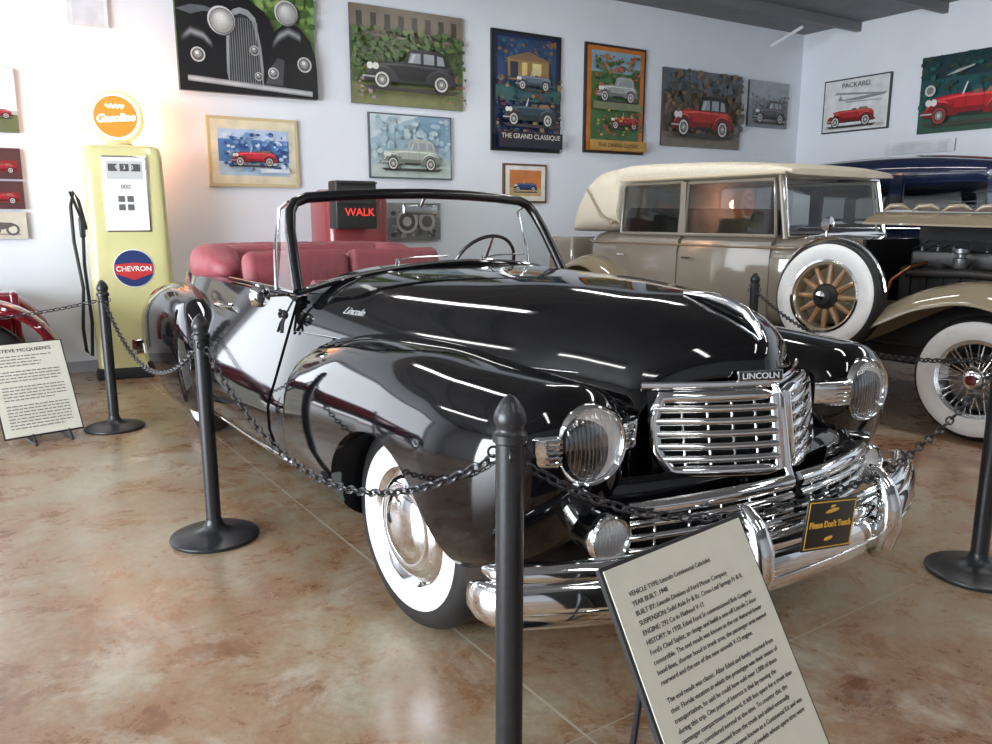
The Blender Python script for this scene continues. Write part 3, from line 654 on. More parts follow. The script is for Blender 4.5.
mb=MB(); mb.box((-.38,0,1.10),(1.05,.16,.12),bev=.03)
for k in range(9): mb.lathe([(.014,0),(.014,.03),(.006,.035),(.006,.06),(0,.062)],(-.84+.115*k,-.03,1.16),(0,0,1),8)
mb.build('cylinder_head',mat('head_grey',(.12,.12,.12),.4,.6),eng)
mb=MB(); mb.tube([(-.85,-.20,1.0),(-.4,-.24,1.02),(.05,-.22,1.0)],.032,12)
for k in range(5): mb.tube([(-.8+.2*k,-.12,1.04),(-.8+.2*k,-.18,1.06),(-.8+.2*k,-.23,1.02)],.022,10)
mb.build('manifold',mat('iron_grey',(.06,.055,.05),.5,.5),eng)
mb=MB(); mb.lathe([(.04,0),(.05,.02),(.05,.07),(.03,.08),(.03,.10),(.055,.11),(.055,.14),(0,.145)],(-.45,-.24,1.05),(0,0,1),20); mb.build('carburettor',mat('carb_grey',(.25,.25,.26),.35,.8),eng)
for pth_ in ([(-.95,-.30,.75),(-.9,-.30,.95),(-.78,-.28,1.05),(-.7,-.2,1.08)],[(-.2,-.28,.7),(-.15,-.30,.9),(.0,-.28,.98)]):
    mb=MB(); mb.tube(pth_,.014,8); mb.build('fuel_pipe',mat('copper_pipe',(.35,.15,.08),.3,1),eng)
for k in range(4):
    mb=MB(); mb.tube([(-.9+.1*k,-.05,1.17),(-.7+.1*k,-.2,1.24),(-.3+.12*k,-.18,1.18)],.006,6); mb.build('ignition_lead',DARK,eng)
mb=MB(); mb.box((-1.10,0,.93),(.03,.74,.62)); mb.build('firewall',DARK,c2)
mb=MB(); mb.box((-.4,-.44,.66),(1.4,.03,.3)); mb.box((-.4,.44,.66),(1.4,.03,.3)); mb.box((-1.7,0,.42),(4.9,.8,.12)); mb.build('chassis',DARK,c2)
mb=MB(); mb.box((-.4,.40,1.02),(1.4,.02,.62)); mb.build('hood_side',DARK,c2)
mb=MB(); mb.box((.36,0,.95),(.12,.56,.78),bev=.05); rs=mb.build('radiator_shell',CHROME,c2)
mb=MB(); mb.box((.425,0,.93),(.01,.44,.62)); mb.build('radiator_core',DARK,rs)
for sg in (-1,1):
    mb=MB(); mb.lathe([(0,-.2),(.08,-.16),(.13,-.05),(.14,.02),(0,.04)],(.55,sg*.42,.98),(1,0,0),28); mb.cyl((.5,sg*.42,.7),(.5,sg*.42,.86),.02); mb.build('headlight',CHROME,c2)
mb=MB(); mb.blade([(.95,-.85,.5),(.97,0,.5),(.95,.85,.5)],.03,.012); mb.tube([(.9,-.3,.5),(.4,-.3,.5)],.02); mb.tube([(.9,.3,.5),(.4,.3,.5)],.02); mb.build('bumper',CHROME,c2)
mb=MB(); mb.box((-4.55,0,.90),(.42,1.1,.60),bev=.05); mb.build('trunk',TAN,c2)

# ============================================================ NAVY SEDAN
c3=empty('sedan_car',(5.61,6.69,0),HA,'dark navy blue sedan parked furthest right behind the taupe car','car')
for s in (0,-3.3):
    for sg in (-1,1): wheel(c3,s,sg*.72,.38,.38,.16,sg,'wire')
kk=pchip([(.55,.30,.5,1.22),(0,.36,.5,1.27),(-.9,.45,.5,1.32),(-1.2,.66,.48,1.36),(-2,.76,.46,1.36),(-3,.76,.46,1.36),(-3.7,.66,.5,1.3),(-4.0,.5,.6,1.1)])
rings=[[V((s,kk(s)[0]*se(math.cos(2*PI*k/40),4.5),(kk(s)[1]+kk(s)[2])/2+(kk(s)[2]-kk(s)[1])/2*se(math.sin(2*PI*k/40),4.5))) for k in range(40)] for s in [.55-4.55*i/50 for i in range(51)]]
mb=MB(); mb.loft(rings); mb.build('body',NAVY,c3,ang=50)
kr=pchip([(-1.05,.64,1.86),(-1.2,.70,1.94),(-2.2,.72,2.02),(-3.0,.70,2.0),(-3.4,.62,1.92),(-3.55,.5,1.84)])
rings=[[V((s,kr(s)[0]*se(math.cos(2*PI*k/40),3.2),1.80+(kr(s)[1]-1.80)*se(math.sin(2*PI*k/40),3.2))) for k in range(40)] for s in [-1.05-2.5*i/40 for i in range(41)]]
mb=MB(); mb.loft(rings); mb.build('roof',NAVY,c3,ang=50)
for sg in (-1,1):
    for s in (-1.12,-2.02,-2.9,-3.4):
        mb=MB(); mb.box((s,sg*.70,1.56),(.12,.05,.52)); mb.build('pillar',NAVY,c3)
    for (s0,s1) in ((-1.18,-1.95),(-2.09,-2.82)):
        mb=MB(); mb.tube([(s0,sg*.72,1.38),(s0,sg*.70,1.73),(s1,sg*.70,1.73),(s1,sg*.72,1.38)],.015,8,closed=True,up=(0,1,0)); o=mb.build('window_surround',NAVY,c3)
        mb=MB(); mb.add([(s0,sg*.70,1.38),(s0,sg*.69,1.73),(s1,sg*.69,1.73),(s1,sg*.70,1.38)],[(0,1,2,3)]); mb.build('window_glass',GLASSD,o,recalc=False)
    mb=MB(); mb.tube([(-.9,sg*.50,1.33),(-1.2,sg*.72,1.30),(-2,sg*.775,1.30),(-3,sg*.775,1.30)],.01,8); mb.build('belt_trim',CHROMES,c3)
    f=pchip([(i,a,b) for i,(a,b) in enumerate([(.5,.45),(.4,.75),(.1,.92),(-.3,.88),(-.8,.6),(-1.2,.42)])])
    mb=MB(); mb.loft([[V((f(u/6)[0],sg*yy,f(u/6)[1]+dz)) for yy,dz in ((.5,.02),(.7,.04),(.92,0),(.92,-.03),(.5,-.03))] for u in range(31)]); mb.build('fender',NAVY,c3,ang=60)

# ============================================================ RED ROADSTER (left edge)
c4=empty('roadster_car',(-4.02,6.12,0),TA,'maroon vintage roadster at the left edge behind the text board','car')
for sg in (-1,1):
    wheel(c4,0,sg*.58,.34,.34,.14,sg,'wire',ww=False)
    wheel(c4,-2.6,sg*.58,.34,.34,.14,sg,'wire',ww=False)
    for base in (0,-2.6):
        rings=[]
        for i in range(29):
            a=math.radians(-5+195*i/28); r0=.43
            sh=V((base+r0*1.15*math.cos(a),0,.36+r0*math.sin(a)))
            row=[]
            for k in range(11):
                q=-1+k/5; h=.06*(1-abs(q)**3); row.append(sh+V((math.cos(a)*h,sg*.59+.16*q,math.sin(a)*h)))
            for k in range(11):
                q=1-k/5; h=.06*(1-abs(q)**3)-.02; row.append(sh+V((math.cos(a)*h,sg*.59+.16*q,math.sin(a)*h)))
            rings.append(row)
        mb=MB(); mb.loft(rings); mb.build('fender',REDP,c4,ang=60)
    mb=MB(); mb.box((-1.3,sg*.58,.36),(1.7,.26,.03)); mb.build('running_board',DARK,c4)
kb=pchip([(.25,.22,.42,.84),(-.6,.32,.40,.87),(-1.0,.46,.40,.90),(-2.2,.48,.40,.88),(-3.0,.4,.45,.80)])
rings=[[V((s,kb(s)[0]*se(math.cos(2*PI*k/36),3.5),(kb(s)[1]+kb(s)[2])/2+(kb(s)[2]-kb(s)[1])/2*se(math.sin(2*PI*k/36),3.5))) for k in range(36)] for s in [.25-3.25*i/40 for i in range(41)]]
mb=MB(); mb.loft(rings); mb.build('body',REDP,c4,ang=50)
mb=MB(); mb.box((.28,0,.64),(.06,.40,.40),bev=.02); mb.build('radiator_shell',REDP,c4)
mb=MB(); mb.box((-1.2,0,.36),(3.4,.5,.08)); mb.cyl((0,-.6,.34),(0,.6,.34),.03); mb.cyl((-2.6,-.6,.34),(-2.6,.6,.34),.03); mb.build('chassis',DARK,c4)

# ============================================================ STANCHIONS AND CHAINS
def post(x,y,label,sz=1):
    e=empty('stanchion',(x,y,0),0,label,'barrier post','black barrier posts'); e.scale=(1,1,sz)
    mb=MB(); mb.lathe([(.185,0),(.19,.008),(.188,.016),(.165,.026),(.10,.036),(.05,.05),(.037,.075),(.034,.09)],(0,0,0),(0,0,1),48); mb.build('base',POSTM,e,ang=50)
    mb=MB(); mb.lathe([(.0325,.08),(.0325,.90)],(0,0,0),(0,0,1),28); mb.build('pole',POSTM,e)
    mb=MB(); mb.lathe([(.033,.893),(.039,.897),(.039,.915),(.031,.921),(.030,.928),(.036,.94),(.037,.952),(.033,.966),(.022,.985),(.010,.998),(0,1.003)],(0,0,0),(0,0,1),28); mb.build('finial',POSTM,e,ang=50)
    for a in (0,PI/2,PI,PI*1.5):
        mb=MB(); c=V((.037*math.cos(a),.037*math.sin(a),.872)); mb.tube([c+V((.012*math.cos(a)*math.cos(t),.012*math.sin(a)*math.cos(t),.012*math.sin(t))) for t in [2*PI*i/12 for i in range(12)]],.003,6,closed=True,up=(-math.sin(a),math.cos(a),0))
        mb.build('hook',POSTM,e)
    return e
PT={'front':(.031,1.725),'mid':(-1.255,3.37),'back':(-2.585,5.26),'right':(1.93,3.0),'far':(1.93,5.98),'left':(-4.75,4.7)}
post(*PT['front'],'black barrier post nearest the camera, in front of the headlight',1.016)
post(*PT['mid'],'black barrier post with round base beside the convertible door')
post(*PT['back'],'black barrier post standing beside the yellow fuel pump')
post(*PT['right'],'black barrier post at the right edge past the chrome bumper')
post(*PT['far'],'black barrier post between the convertible and the taupe car')
post(*PT['left'],'black barrier post left of the maroon roadster')
def chain(path, label):
    P=[V(p) for p in path]; L=[0]
    for a,b in zip(P,P[1:]): L.append(L[-1]+(b-a).length)
    def at(d):
        for i in range(len(L)-1):
            if d<=L[i+1]: return P[i].lerp(P[i+1],(d-L[i])/(L[i+1]-L[i]))
        return P[-1]
    pitch=.036; n=int(L[-1]/pitch); pitch=L[-1]/n; mb=MB()
    for i in range(n):
        a=at(i*pitch); b=at((i+1)*pitch); c=(a+b)/2; t=(b-a).normalized(); s_=t.cross(V((0,0,1))).normalized(); u=s_.cross(t)
        w=(s_+u).normalized() if i%2 else (s_-u).normalized()
        hl=pitch*.5+.0015; hw=.0115; pts=[]
        for k in range(12):
            q=2*PI*k/12; pts.append(c+t*(hl-.0)*se(math.cos(q),2.6)+w*hw*se(math.sin(q),2.6))
        mb.tube(pts,.0038,5,closed=True,up=t.cross(w))
    return tag(mb.build('barrier_chain',CHAINM),label,'chain','barrier chains')
def sagpath(a,b,sag,za=.862,zb=.862,n=40,g=.05):
    a=V((*a,za)); b=V((*b,zb)); d=(b-a); d.z=0; d.normalize(); a=a+d*g; b=b-d*g
    return [a.lerp(b,i/n)-V((0,0,sag*4*(i/n)*(1-i/n))) for i in range(n+1)]
chain(sagpath(PT['back'],PT['mid'],.27),'black chain sagging in front of the rear wheel of the convertible')
chain(sagpath(PT['mid'],PT['front'],.30),'black chain sagging across the convertible whitewall front wheel')
chain(sagpath(PT['left'],PT['back'],.12),'black chain running left from the post beside the fuel pump')
chain(sagpath(PT['right'],PT['far'],.16,g=.056),'black chain running back between convertible and taupe car')
M1=Matrix.Translation(V((.449,3.001,0)))@Matrix.Rotation(HA,4,'Z')
w1=[M1@V(p) for p in ((.84,-.80,.72),(.87,-.62,.655),(.885,-.40,.61),(.90,-.15,.592),(.90,.15,.592),(.89,.40,.60),(.86,.65,.64),(.85,.85,.70))]
pa_=V((.031,1.725,.872)); pb_=V((1.93,3.0,.862))
full=[pa_]+w1+[pb_]
fx=pchip([(i,p.x,p.y,p.z) for i,p in enumerate(full)])
pth=[V(fx(i/6)) for i in range(6*(len(full)-1)+1)]
pth[0]=pa_+(pth[1]-pa_).normalized()*.05; pth[-1]=pb_+(pth[-2]-pb_).normalized()*.05
chain(pth,'black chain draped across the chrome grille and bumper')

# ============================================================ TEXT BOARDS
def board(TL, wdir, w, h, tilt, label, title, bodytext, size):
    ang=math.atan2(wdir[1],wdir[0]); e=empty('info_board',(TL[0],TL[1],0),ang,label,'sign','text boards on low stands')
    zt=TL[2]; D=V((0,-math.sin(tilt),-math.cos(tilt))); Nn=V((0,-math.cos(tilt),math.sin(tilt))); X=V((1,0,0)); O=V((0,0,zt))
    Rm=Matrix((X,-D,Nn)).transposed()
    mb=MB(); mb.box(O+X*w/2+D*h/2-Nn*.008,(w+.016,h+.016,.012),Rm); mb.build('backing_board',DARK,e)
    mb=MB(); mb.box(O+X*w/2+D*h/2,(w,h,.003),Rm); mb.build('printed_sheet',PAPER,e)
    o=O+Nn*.0025
    if title: text(title,.033,INK,e,o+X*w*.5+D*.045,X,-D,'title_lettering',sx=1.1)
    if bodytext:
        for (dy,txt) in bodytext:
            text(txt,size,INK,e,o+X*.045+D*dy,X,-D,'body_lettering',width=w-.075,align='LEFT',ext=.0003,line=1.38)
    else:
        random.seed(3)
        for r in range(24):
            y=.085+.021*r
            if r in (4,9,15): continue
            mb=MB(); x=.04
            end=w-.04-(random.random()*.15 if r in (3,8,14,23) or r<4 else 0)
            while x<end:
                l=min(random.uniform(.012,.04),end-x)
                mb.box(o+X*(x+l/2)+D*y,(l,.006,.0006),Rm); x+=l+.006
            mb.build('text_line',mat('ink_grey',(.12,.12,.12),.6),e)
    mb=MB(); bt=O+D*h
    for x in (.15,w-.08):
        mb.tube([V((x,bt.y-.06,.008)),V((x,bt.y+.03,bt.z+.02)),V((x,-.02,zt-.1))],.008,8)
        mb.tube([V((x,bt.y-.06,.008)),V((x,.06,.008))],.008,8); mb.tube([V((x,.05,.008)),V((x,-.01,zt-.14))],.008,8)
    mb.tube([V((.15,.05,.008)),V((w-.08,.05,.008))],.008,8)
    mb.build('stand',POSTM,e)
    return e
T1="""VEHICLE TYPE: Lincoln Continental Cabriolet
YEAR BUILT: 1948
BUILT BY: Lincoln Division of Ford Motor Company
SUSPENSION: Solid Axle Fr & Rr. Cross Leaf Springs Fr & R.
ENGINE: 292 Cu In Flathead V-12
HISTORY: In 1938, Edsel Ford Sr commissioned Bob Gregorie Ford's Chief Stylist, to design and build a one-off Lincoln 2 door convertible. The end result was known as the car featured lower hood lines, shorter hood in trunk area, the passenger area moved rearward and the use of the new smooth V-12 engine."""
T2="""The end result was classic. After Edsel and family returned from their Florida vacation in which the prototype was their means of transportation, he said he could have sold over 1,000 of them during this trip. One point of interest is that by moving the passenger compartment rearward, it left less space for a trunk than what was considered normal at the time. To counter this, the spare tire was removed from the trunk and added externally behind the trunk. This became known as a Continental Kit and was the style used on many makes and models whose spare tires were still mounted from 1941 thru 1948."""
board((.222,1.549,.68),(.771,.636),.48,.64,math.radians(30),'large cream text board in the foreground beside the front bumper',None,[(.055,T1),(.275,T2)],.0148)
board((-3.23,4.98,.60),(.72,.69),.44,.62,math.radians(30),'cream text board with headline at left in front of maroon roadster',"STEVE MCQUEEN'S",None,.015)

# ============================================================ FUEL PUMP
def on_wall(px,py,wall='b',off=0):
    d=ray(px,py); o=V((0,0,CZ)); n,p=(N,K+N*off) if wall=='b' else (-T,K-T*off)
    t=(p-o).dot(n)/d.dot(n); q=o+d*t
    return ((q-K).dot(T if wall=='b' else N), q.z, q)
pp=empty('fuel_pump',(-3.25,7.20,0),math.radians(22),'tall pale yellow vintage fuel pump with glowing globe','fuel pump')
mb=MB(); rings=[]
for z,w_,d_ in ((.10,.68,.44),(.5,.68,.44),(1.2,.65,.42),(1.75,.63,.40),(1.93,.62,.39),(1.99,.59,.36),(2.01,.50,.30)):
    rings.append([V((w_/2*se(math.cos(2*PI*k/40),7),d_/2*se(math.sin(2*PI*k/40),7),z)) for k in range(40)])
mb.loft(rings); mb.build('cabinet',PUMPY,pp,ang=50)
mb=MB(); mb.box((0,0,.05),(.70,.46,.10),bev=.02); mb.build('base',DARK,pp)
mb=MB(); mb.box((.01,-.205,1.60),(.36,.03,.64),bev=.012); pf=mb.build('dial_frame',CHROMES,pp)
mb=MB(); mb.box((.01,-.222,1.60),(.33,.004,.61)); mb.build('dial_plate',flat((.85,.86,.84)),pf)
mb=MB(); mb.box((.01,-.225,1.80),(.28,.004,.15)); mb.build('dial_panel',flat((.55,.56,.56)),pf)
for x in (-.08,.01,.10):
    mb=MB(); mb.box((x,-.228,1.82),(.07,.003,.06)); mb.build('dial_window',flat((.08,.08,.08)),pf)
for z in (1.56,1.49):
    for x in (-.03,.04,):
        mb=MB(); mb.box((x,-.226,z),(.05,.004,.05)); mb.build('price_window',flat((.12,.12,.12)),pf)
text('9   3   0',.045,flat((.9,.9,.88)),pf,(.01,-.2305,1.82),(1,0,0),(0,0,1),'dial_numbers')
text('000',.05,flat((.1,.1,.1)),pf,(.01,-.226,1.66),(1,0,0),(0,0,1),'dial_numbers')
EX,EZ=.02,.97
mb=MB(); mb.lathe([(.0,0),(.166,0),(.166,.006),(0,.008)],(EX,-.212,EZ),(0,-1,0),40); lg=mb.build('round_emblem',flat((.80,.80,.78)),pp)
mb=MB(); mb.lathe([(.0,0),(.157,0),(.157,.003),(0,.003)],(EX,-.2205,EZ),(0,-1,0),40); mb.build('blue_disc',flat((.012,.03,.14)),lg)
RC=flat((.55,.03,.03))
mb=MB(); mb.add([V((EX+x,-.2245,EZ+z)) for x,z in ((-.153,.035),(0,.05),(.153,.035),(.150,-.045),(0,-.10),(-.150,-.045))],[(0,1,2,3,4,5)]); mb.build('red_band',RC,lg,recalc=False)
text('CHEVRON',.060,flat((.85,.85,.85)),lg,(EX,-.226,EZ-.005),(1,0,0),(0,0,1),'emblem_lettering',bold=.001)
mb=MB(); mb.lathe([(.10,2.0),(.11,2.03),(.09,2.05),(.06,2.07)],(-.02,0,0),(0,0,1),24); mb.build('globe_collar',PUMPY,pp)
GX=-.03; GZ=2.25
mb=MB(); mb.lathe([(.0,-.07),(.20,-.065),(.222,-.04),(.222,.04),(.20,.065),(0,.07)],(GX,0,GZ),(0,-1,0),48); gl=mb.build('globe',mat('globe_glow',(1,.6,.35),.4,emit=1.3,emcol=(1,.36,.14)),pp)
GWH=mat('glow_white',(1,1,.95),.4,emit=1.7,emcol=(1,.93,.82))
mb=MB(); mb.lathe([(0,0),(.190,0),(.190,.003),(0,.004)],(GX,-.070,GZ),(0,-1,0),40); mb.build('white_disc',GWH,gl)
mb=MB(); mb.lathe([(0,0),(.172,0),(.172,.003),(0,.004)],(GX,-.0745,GZ),(0,-1,0),40); mb.build('orange_disc',mat('glow_orange',(.9,.2,.02),.4,emit=.8,emcol=(1,.19,.025)),gl)
text('Gasoline',.090,GWH,gl,(GX,-.081,GZ-.012),(1,0,0.08),(0,0,1),'globe_lettering',shear=.2,bold=.0025,sx=.96)
mb=MB(); mb.tube([V((GX-.07+.14*i/20,-.080,GZ+.085+.016*math.sin(i*1.3))) for i in range(21)],.006,6,up=(0,1,0)); mb.build('globe_scroll',GWH,gl)
pl_=bpy.data.lights.new('globe_lamp','POINT'); pl_.energy=24; pl_.color=(1,.5,.25); pl_.shadow_soft_size=.06
po=bpy.data.objects.new('globe_lamp',pl_); C.objects.link(po); po.parent=pp; po.location=(GX,.15,GZ)
mb=MB(); mb.tube([(-.34,0,1.30),(-.38,-.02,1.55),(-.41,-.05,1.62),(-.44,-.05,1.5),(-.44,-.06,1.2),(-.40,-.08,.8),(-.43,-.1,.45),(-.42,-.1,.25),(-.38,-.08,.2),(-.36,-.05,.5),(-.38,-.02,1.0),(-.37,0,1.25)],.014,10,up=(0,1,0)); hs_=mb.build('hose',RUBBER,pp,ang=60)
mb=MB(); mb.box((-.37,-.02,1.32),(.045,.06,.18),bev=.015); mb.cyl((-.37,-.04,1.4),(-.43,-.12,1.62),.012); mb.build('nozzle',POSTM,pp)

# ============================================================ WALL ART
def circ(x,y,r,ar,col,n=22,half=False):
    return ([(x+r*math.cos(2*PI*k/n),y+r*ar*math.sin(2*PI*k/n)) for k in range(n)],col)
def carart(x,y,w,ar,col,roof=True,flip=False,roofcol=None,wheelcol=(.62,.62,.58),ys=1.0):
    D=(.02,.02,.02); out=[]
    def tp(pts): return [((x+(w-w*a if flip else w*a)), y+b*w*ar*ys) for a,b in pts]
    dk=tuple(c*.45 for c in col); lt=tuple(min(1,c*1.6+.05) for c in col)
    out.append((tp([(.0,.02),(1.0,.02),(.92,-.02),(.08,-.02)]),(.05,.045,.04)))
    out.append((tp([(.05,.07),(.95,.07),(.97,.11),(.03,.11)]),D))
    out.append((tp([(.10,.10),(.11,.24),(.14,.26),(.25,.275),(.40,.28),(.42,.28),(.85,.27),(.90,.25),(.93,.22),(.94,.16),(.93,.10)]),col))
    out.append((tp([(.13,.245),(.40,.265),(.85,.255),(.91,.22),(.85,.235),(.40,.245),(.14,.225)]),lt))
    out.append((tp([(.10,.10),(.93,.10),(.93,.14),(.40,.15),(.10,.14)]),dk))
    out.append((tp([(.095,.10),(.13,.10),(.135,.25),(.115,.25),(.10,.2)]),(.5,.5,.5)))
    for q in (.44,.61,.74): out.append((tp([(q,.10),(q+.005,.10),(q+.005,.26),(q,.26)]),dk))
    for q in (.20,.23,.26,.29,.32): out.append((tp([(q,.16),(q+.008,.16),(q+.008,.22),(q,.22)]),dk))
    if roof:
        out.append((tp([(.41,.27),(.45,.39),(.50,.42),(.62,.43),(.78,.42),(.84,.39),(.86,.34),(.87,.27)]),roofcol or col))
        for q in ([(.45,.28),(.48,.38),(.58,.385),(.58,.28)],[(.61,.28),(.61,.385),(.72,.385),(.72,.28)],[(.75,.28),(.75,.38),(.81,.37),(.83,.28)]): out.append((tp(q),(.30,.34,.36)))
        out.append((tp([(.46,.28),(.50,.37),(.53,.37),(.50,.28)]),(.5,.54,.56)))
    else:
        out.append((tp([(.40,.27),(.44,.38),(.455,.38),(.42,.27)]),(.6,.65,.66))); out.append((tp([(.62,.26),(.66,.31),(.80,.31),(.84,.26)]),(.28,.15,.09)))
        out.append((tp([(.50,.26),(.52,.30),(.60,.30),(.60,.26)]),(.2,.1,.07)))
    for cx in (.19,.79):
        out.append((tp([(cx-.17,.07),(cx-.16,.14),(cx-.11,.20),(cx-.03,.24),(cx+.05,.23),(cx+.12,.18),(cx+.17,.10),(cx+.20,.08)]),dk if sum(col)>.2 else (.03,.03,.035)))
        out.append((tp([(cx-.155,.12),(cx-.11,.195),(cx-.03,.235),(cx+.05,.225),(cx+.11,.18),(cx+.05,.205),(cx-.03,.215),(cx-.10,.18)]),lt))
        for r,cc in ((.098,D),(.078,wheelcol),(.056,D),(.045,(.25,.24,.22)),(.02,(.6,.6,.6))):
            out.append((tp([(cx+r*.88*math.cos(2*PI*k/18),.085+r*math.sin(2*PI*k/18)) for k in range(18)]),cc))
    for hx in (.075,.13): out.append((tp([(hx+.032*math.cos(2*PI*k/12),.215+.035*math.sin(2*PI*k/12)) for k in range(12)]),(.75,.75,.7)))
    out.append((tp([(.0,.10),(.12,.10),(.12,.115),(.0,.115)]),(.5,.5,.5)))
    return out
def rect(x0,y0,x1,y1,col): return ([(x0,y0),(x1,y0),(x1,y1),(x0,y1)],col)
def blobs(x0,y0,x1,y1,n,cols,r,ar,seed):
    rnd=random.Random(seed); o=[]
    for _ in range(n): o.append(circ(rnd.uniform(x0,x1),rnd.uniform(y0,y1),r*rnd.uniform(.35,1.1),ar*rnd.uniform(.5,1),rnd.choice(cols),9))
    return o
def picture(c, label, fn, wall='b', framecol=None, fw=.0, dep=.03, name='wall_picture', txt=()):
    (x0,y0,x1,y1)=c; x0-=4; x1-=4
    k0,z1,_=on_wall(x0,y0,wall); k1,_,_=on_wall(x1,(y0+y1)/2,wall); km,zt,_=on_wall((x0+x1)/2,y0,wall); _,zb,_=on_wall((x0+x1)/2,y1,wall)
    W=k1-k0; H=zt-zb; D_=T if wall=='b' else N; nn=N if wall=='b' else -T
    c_=K+D_*((k0+k1)/2)+nn*(.005)
    e=empty(name,(c_.x,c_.y,(zt+zb)/2),math.atan2(D_.y,D_.x),label,'picture','pictures hung on the white walls')
    mb=MB(); mb.box((0,-dep/2,0),(W,dep,H))
    fr=mb.build('canvas' if not fw else 'frame',flat(framecol or (.05,.05,.05)),e)
    w=W-2*fw; h=H-2*fw; ar=w/h
    shapes=fn(ar); mats=[]; mb=MB()
    for i,(pts,col) in enumerate(shapes):
        m=artm(tuple(min(1,max(0,q)) for q in col))
        if m not in mats: mats.append(m)
        mb.cur=mats.index(m); yy=-dep-.002-.0003*i
        cp=[(min(max(a,0),1),min(max(b,0),1)) for a,b in pts]
        mb.add([V((-w/2+w*a,yy,-h/2+h*b)) for a,b in cp],[tuple(range(len(cp)))])
    mb.build('print',mats,e,recalc=False)
    for (s,x,y,sz,col) in txt:
        text(s,sz*h,flat(col),e,(-w/2+w*x,-dep-.002-.0003*len(shapes)-.003,-h/2+h*y),(1,0,0),(0,0,1),'print_lettering')
    return e
GR=(.06,.13,.03); G2=(.10,.18,.05)
def a1(ar):
    o=[rect(0,0,1,1,(.16,.26,.07)),rect(0,0,1,.25,(.30,.29,.26)),rect(0,.80,.45,1,(.30,.27,.2))]+blobs(.4,.6,1,1,110,[GR,G2,(.2,.33,.10),(.26,.38,.12)],.04,ar,1)
    o+=[([(0,.0),(0,.84),(.05,.91),(.14,.95),(.28,.93),(.40,.88),(.52,.80),(.62,.72),(.68,.60),(.70,.45),(.70,.0)],(.008,.008,.01))]
    for i in range(7):
        t=i/6; g=.05+.30*math.sin(PI*t)**2
        o.append(([(.02,.86-.012*i),(.14,.935-.012*i),(.40,.855-.012*i),(.40,.845-.012*i),(.14,.922-.012*i),(.02,.848-.012*i)],(g,g*1.05,g*1.12)))
    o+=[([(.0,.66),(.10,.71),(.20,.71),(.30,.67),(.18,.665),(.1,.63)],(.12,.13,.15))]
    o+=[([(.325,.06),(.335,.45),(.35,.64),(.39,.71),(.44,.735),(.50,.72),(.55,.66),(.585,.40),(.60,.06)],(.34,.35,.37)),([(.345,.08),(.355,.45),(.37,.61),(.40,.66),(.44,.685),(.49,.67),(.53,.62),(.565,.38),(.58,.08)],(.03,.03,.035))]
    for k in range(13):
        x=.36+.0165*k; o.append(([(x,.10),(x+.006,.10),(x+.004,.62+.03*math.sin(k/12*PI)),(x-.002,.62+.03*math.sin(k/12*PI))],(.20+.02*(k%3),.21+.02*(k%3),.22+.02*(k%3))))
    o+=[([(.58,.0),(.60,.28),(.63,.45),(.70,.58),(.78,.66),(.87,.63),(.95,.52),(.99,.38),(1,.25),(1,.0)],(.006,.006,.008))]
    for i in range(6):
        g=.06+.28*math.sin(PI*i/5)**2; o.append(([(.66,.47-.014*i),(.72,.57-.014*i),(.79,.62-.014*i),(.88,.575-.014*i),(.88,.565-.014*i),(.79,.608-.014*i),(.72,.556-.014*i)],(g,g*1.04,g*1.1)))
    o+=[([(.0,.0),(0,.46),(.04,.54),(.1,.58),(.18,.55),(.26,.46),(.31,.30),(.34,.08),(.3,.0)],(.008,.008,.01))]
    for i in range(6):
        g=.05+.25*math.sin(PI*i/5)**2; o.append(([(.02,.45-.013*i),(.09,.53-.013*i),(.18,.50-.013*i),(.24,.42-.013*i),(.17,.49-.013*i),(.09,.515-.013*i)],(g,g*1.04,g*1.1)))
    o+=[([(.60,.10),(.64,.24),(.70,.34),(.75,.32),(.73,.10)],(.07,.07,.08))]
    for x,y,r in ((.31,.60,.10),(.78,.73,.09)):
        o+=[circ(x,y,r,ar,(.08,.08,.08)),circ(x-.004,y+.006,r*.96,ar,(.62,.62,.62)),circ(x,y,r*.88,ar,(.16,.16,.16)),circ(x,y,r*.80,ar,(.34,.34,.32))]
        for k in range(5): o.append(circ(x-.003*k,y+.008*k,r*(.72-.12*k),ar,(.36+.09*k,.37+.09*k,.36+.09*k)))
    for x,y,r in ((.53,.38,.035),(.90,.30,.055),(.13,.30,.05),(.55,.16,.03),(.66,.2,.04)): o+=[circ(x,y,r,ar,(.55,.55,.53)),circ(x,y,r*.8,ar,(.10,.10,.10)),circ(x-.003,y+.006,r*.55,ar,(.30,.30,.30)),circ(x-.006,y+.014,r*.25,ar,(.75,.75,.75))]
    for i in range(5):
        g=.15+.35*math.sin(PI*(i+.5)/5); o.append(([(.05,.075+.010*i),(.95,.018+.010*i),(.955,.028+.010*i),(.055,.085+.010*i)],(g,g*1.02,g*1.05)))
    return o
def a2(ar): return [rect(0,0,1,1,(.10,.14,.05)),rect(0,.70,1,1,(.22,.18,.13)),rect(0,0,1,.22,(.22,.23,.10))]+[rect(.05+.12*k,.78,.10+.12*k,.93,(.06,.05,.04)) for k in range(8)]+[rect(0,.72,1,.75,(.15,.12,.09))]+blobs(0,.35,1,.78,220,[GR,G2,(.16,.2,.07),(.04,.08,.02)],.03,ar,2)+blobs(0,.05,.2,.35,36,[(.4,.25,.3),G2],.018,ar,3)+blobs(.8,.05,1,.35,26,[(.4,.15,.1),G2],.018,ar,33)+carart(.06,.16,.88,ar,(.008,.008,.011),ys=.85)
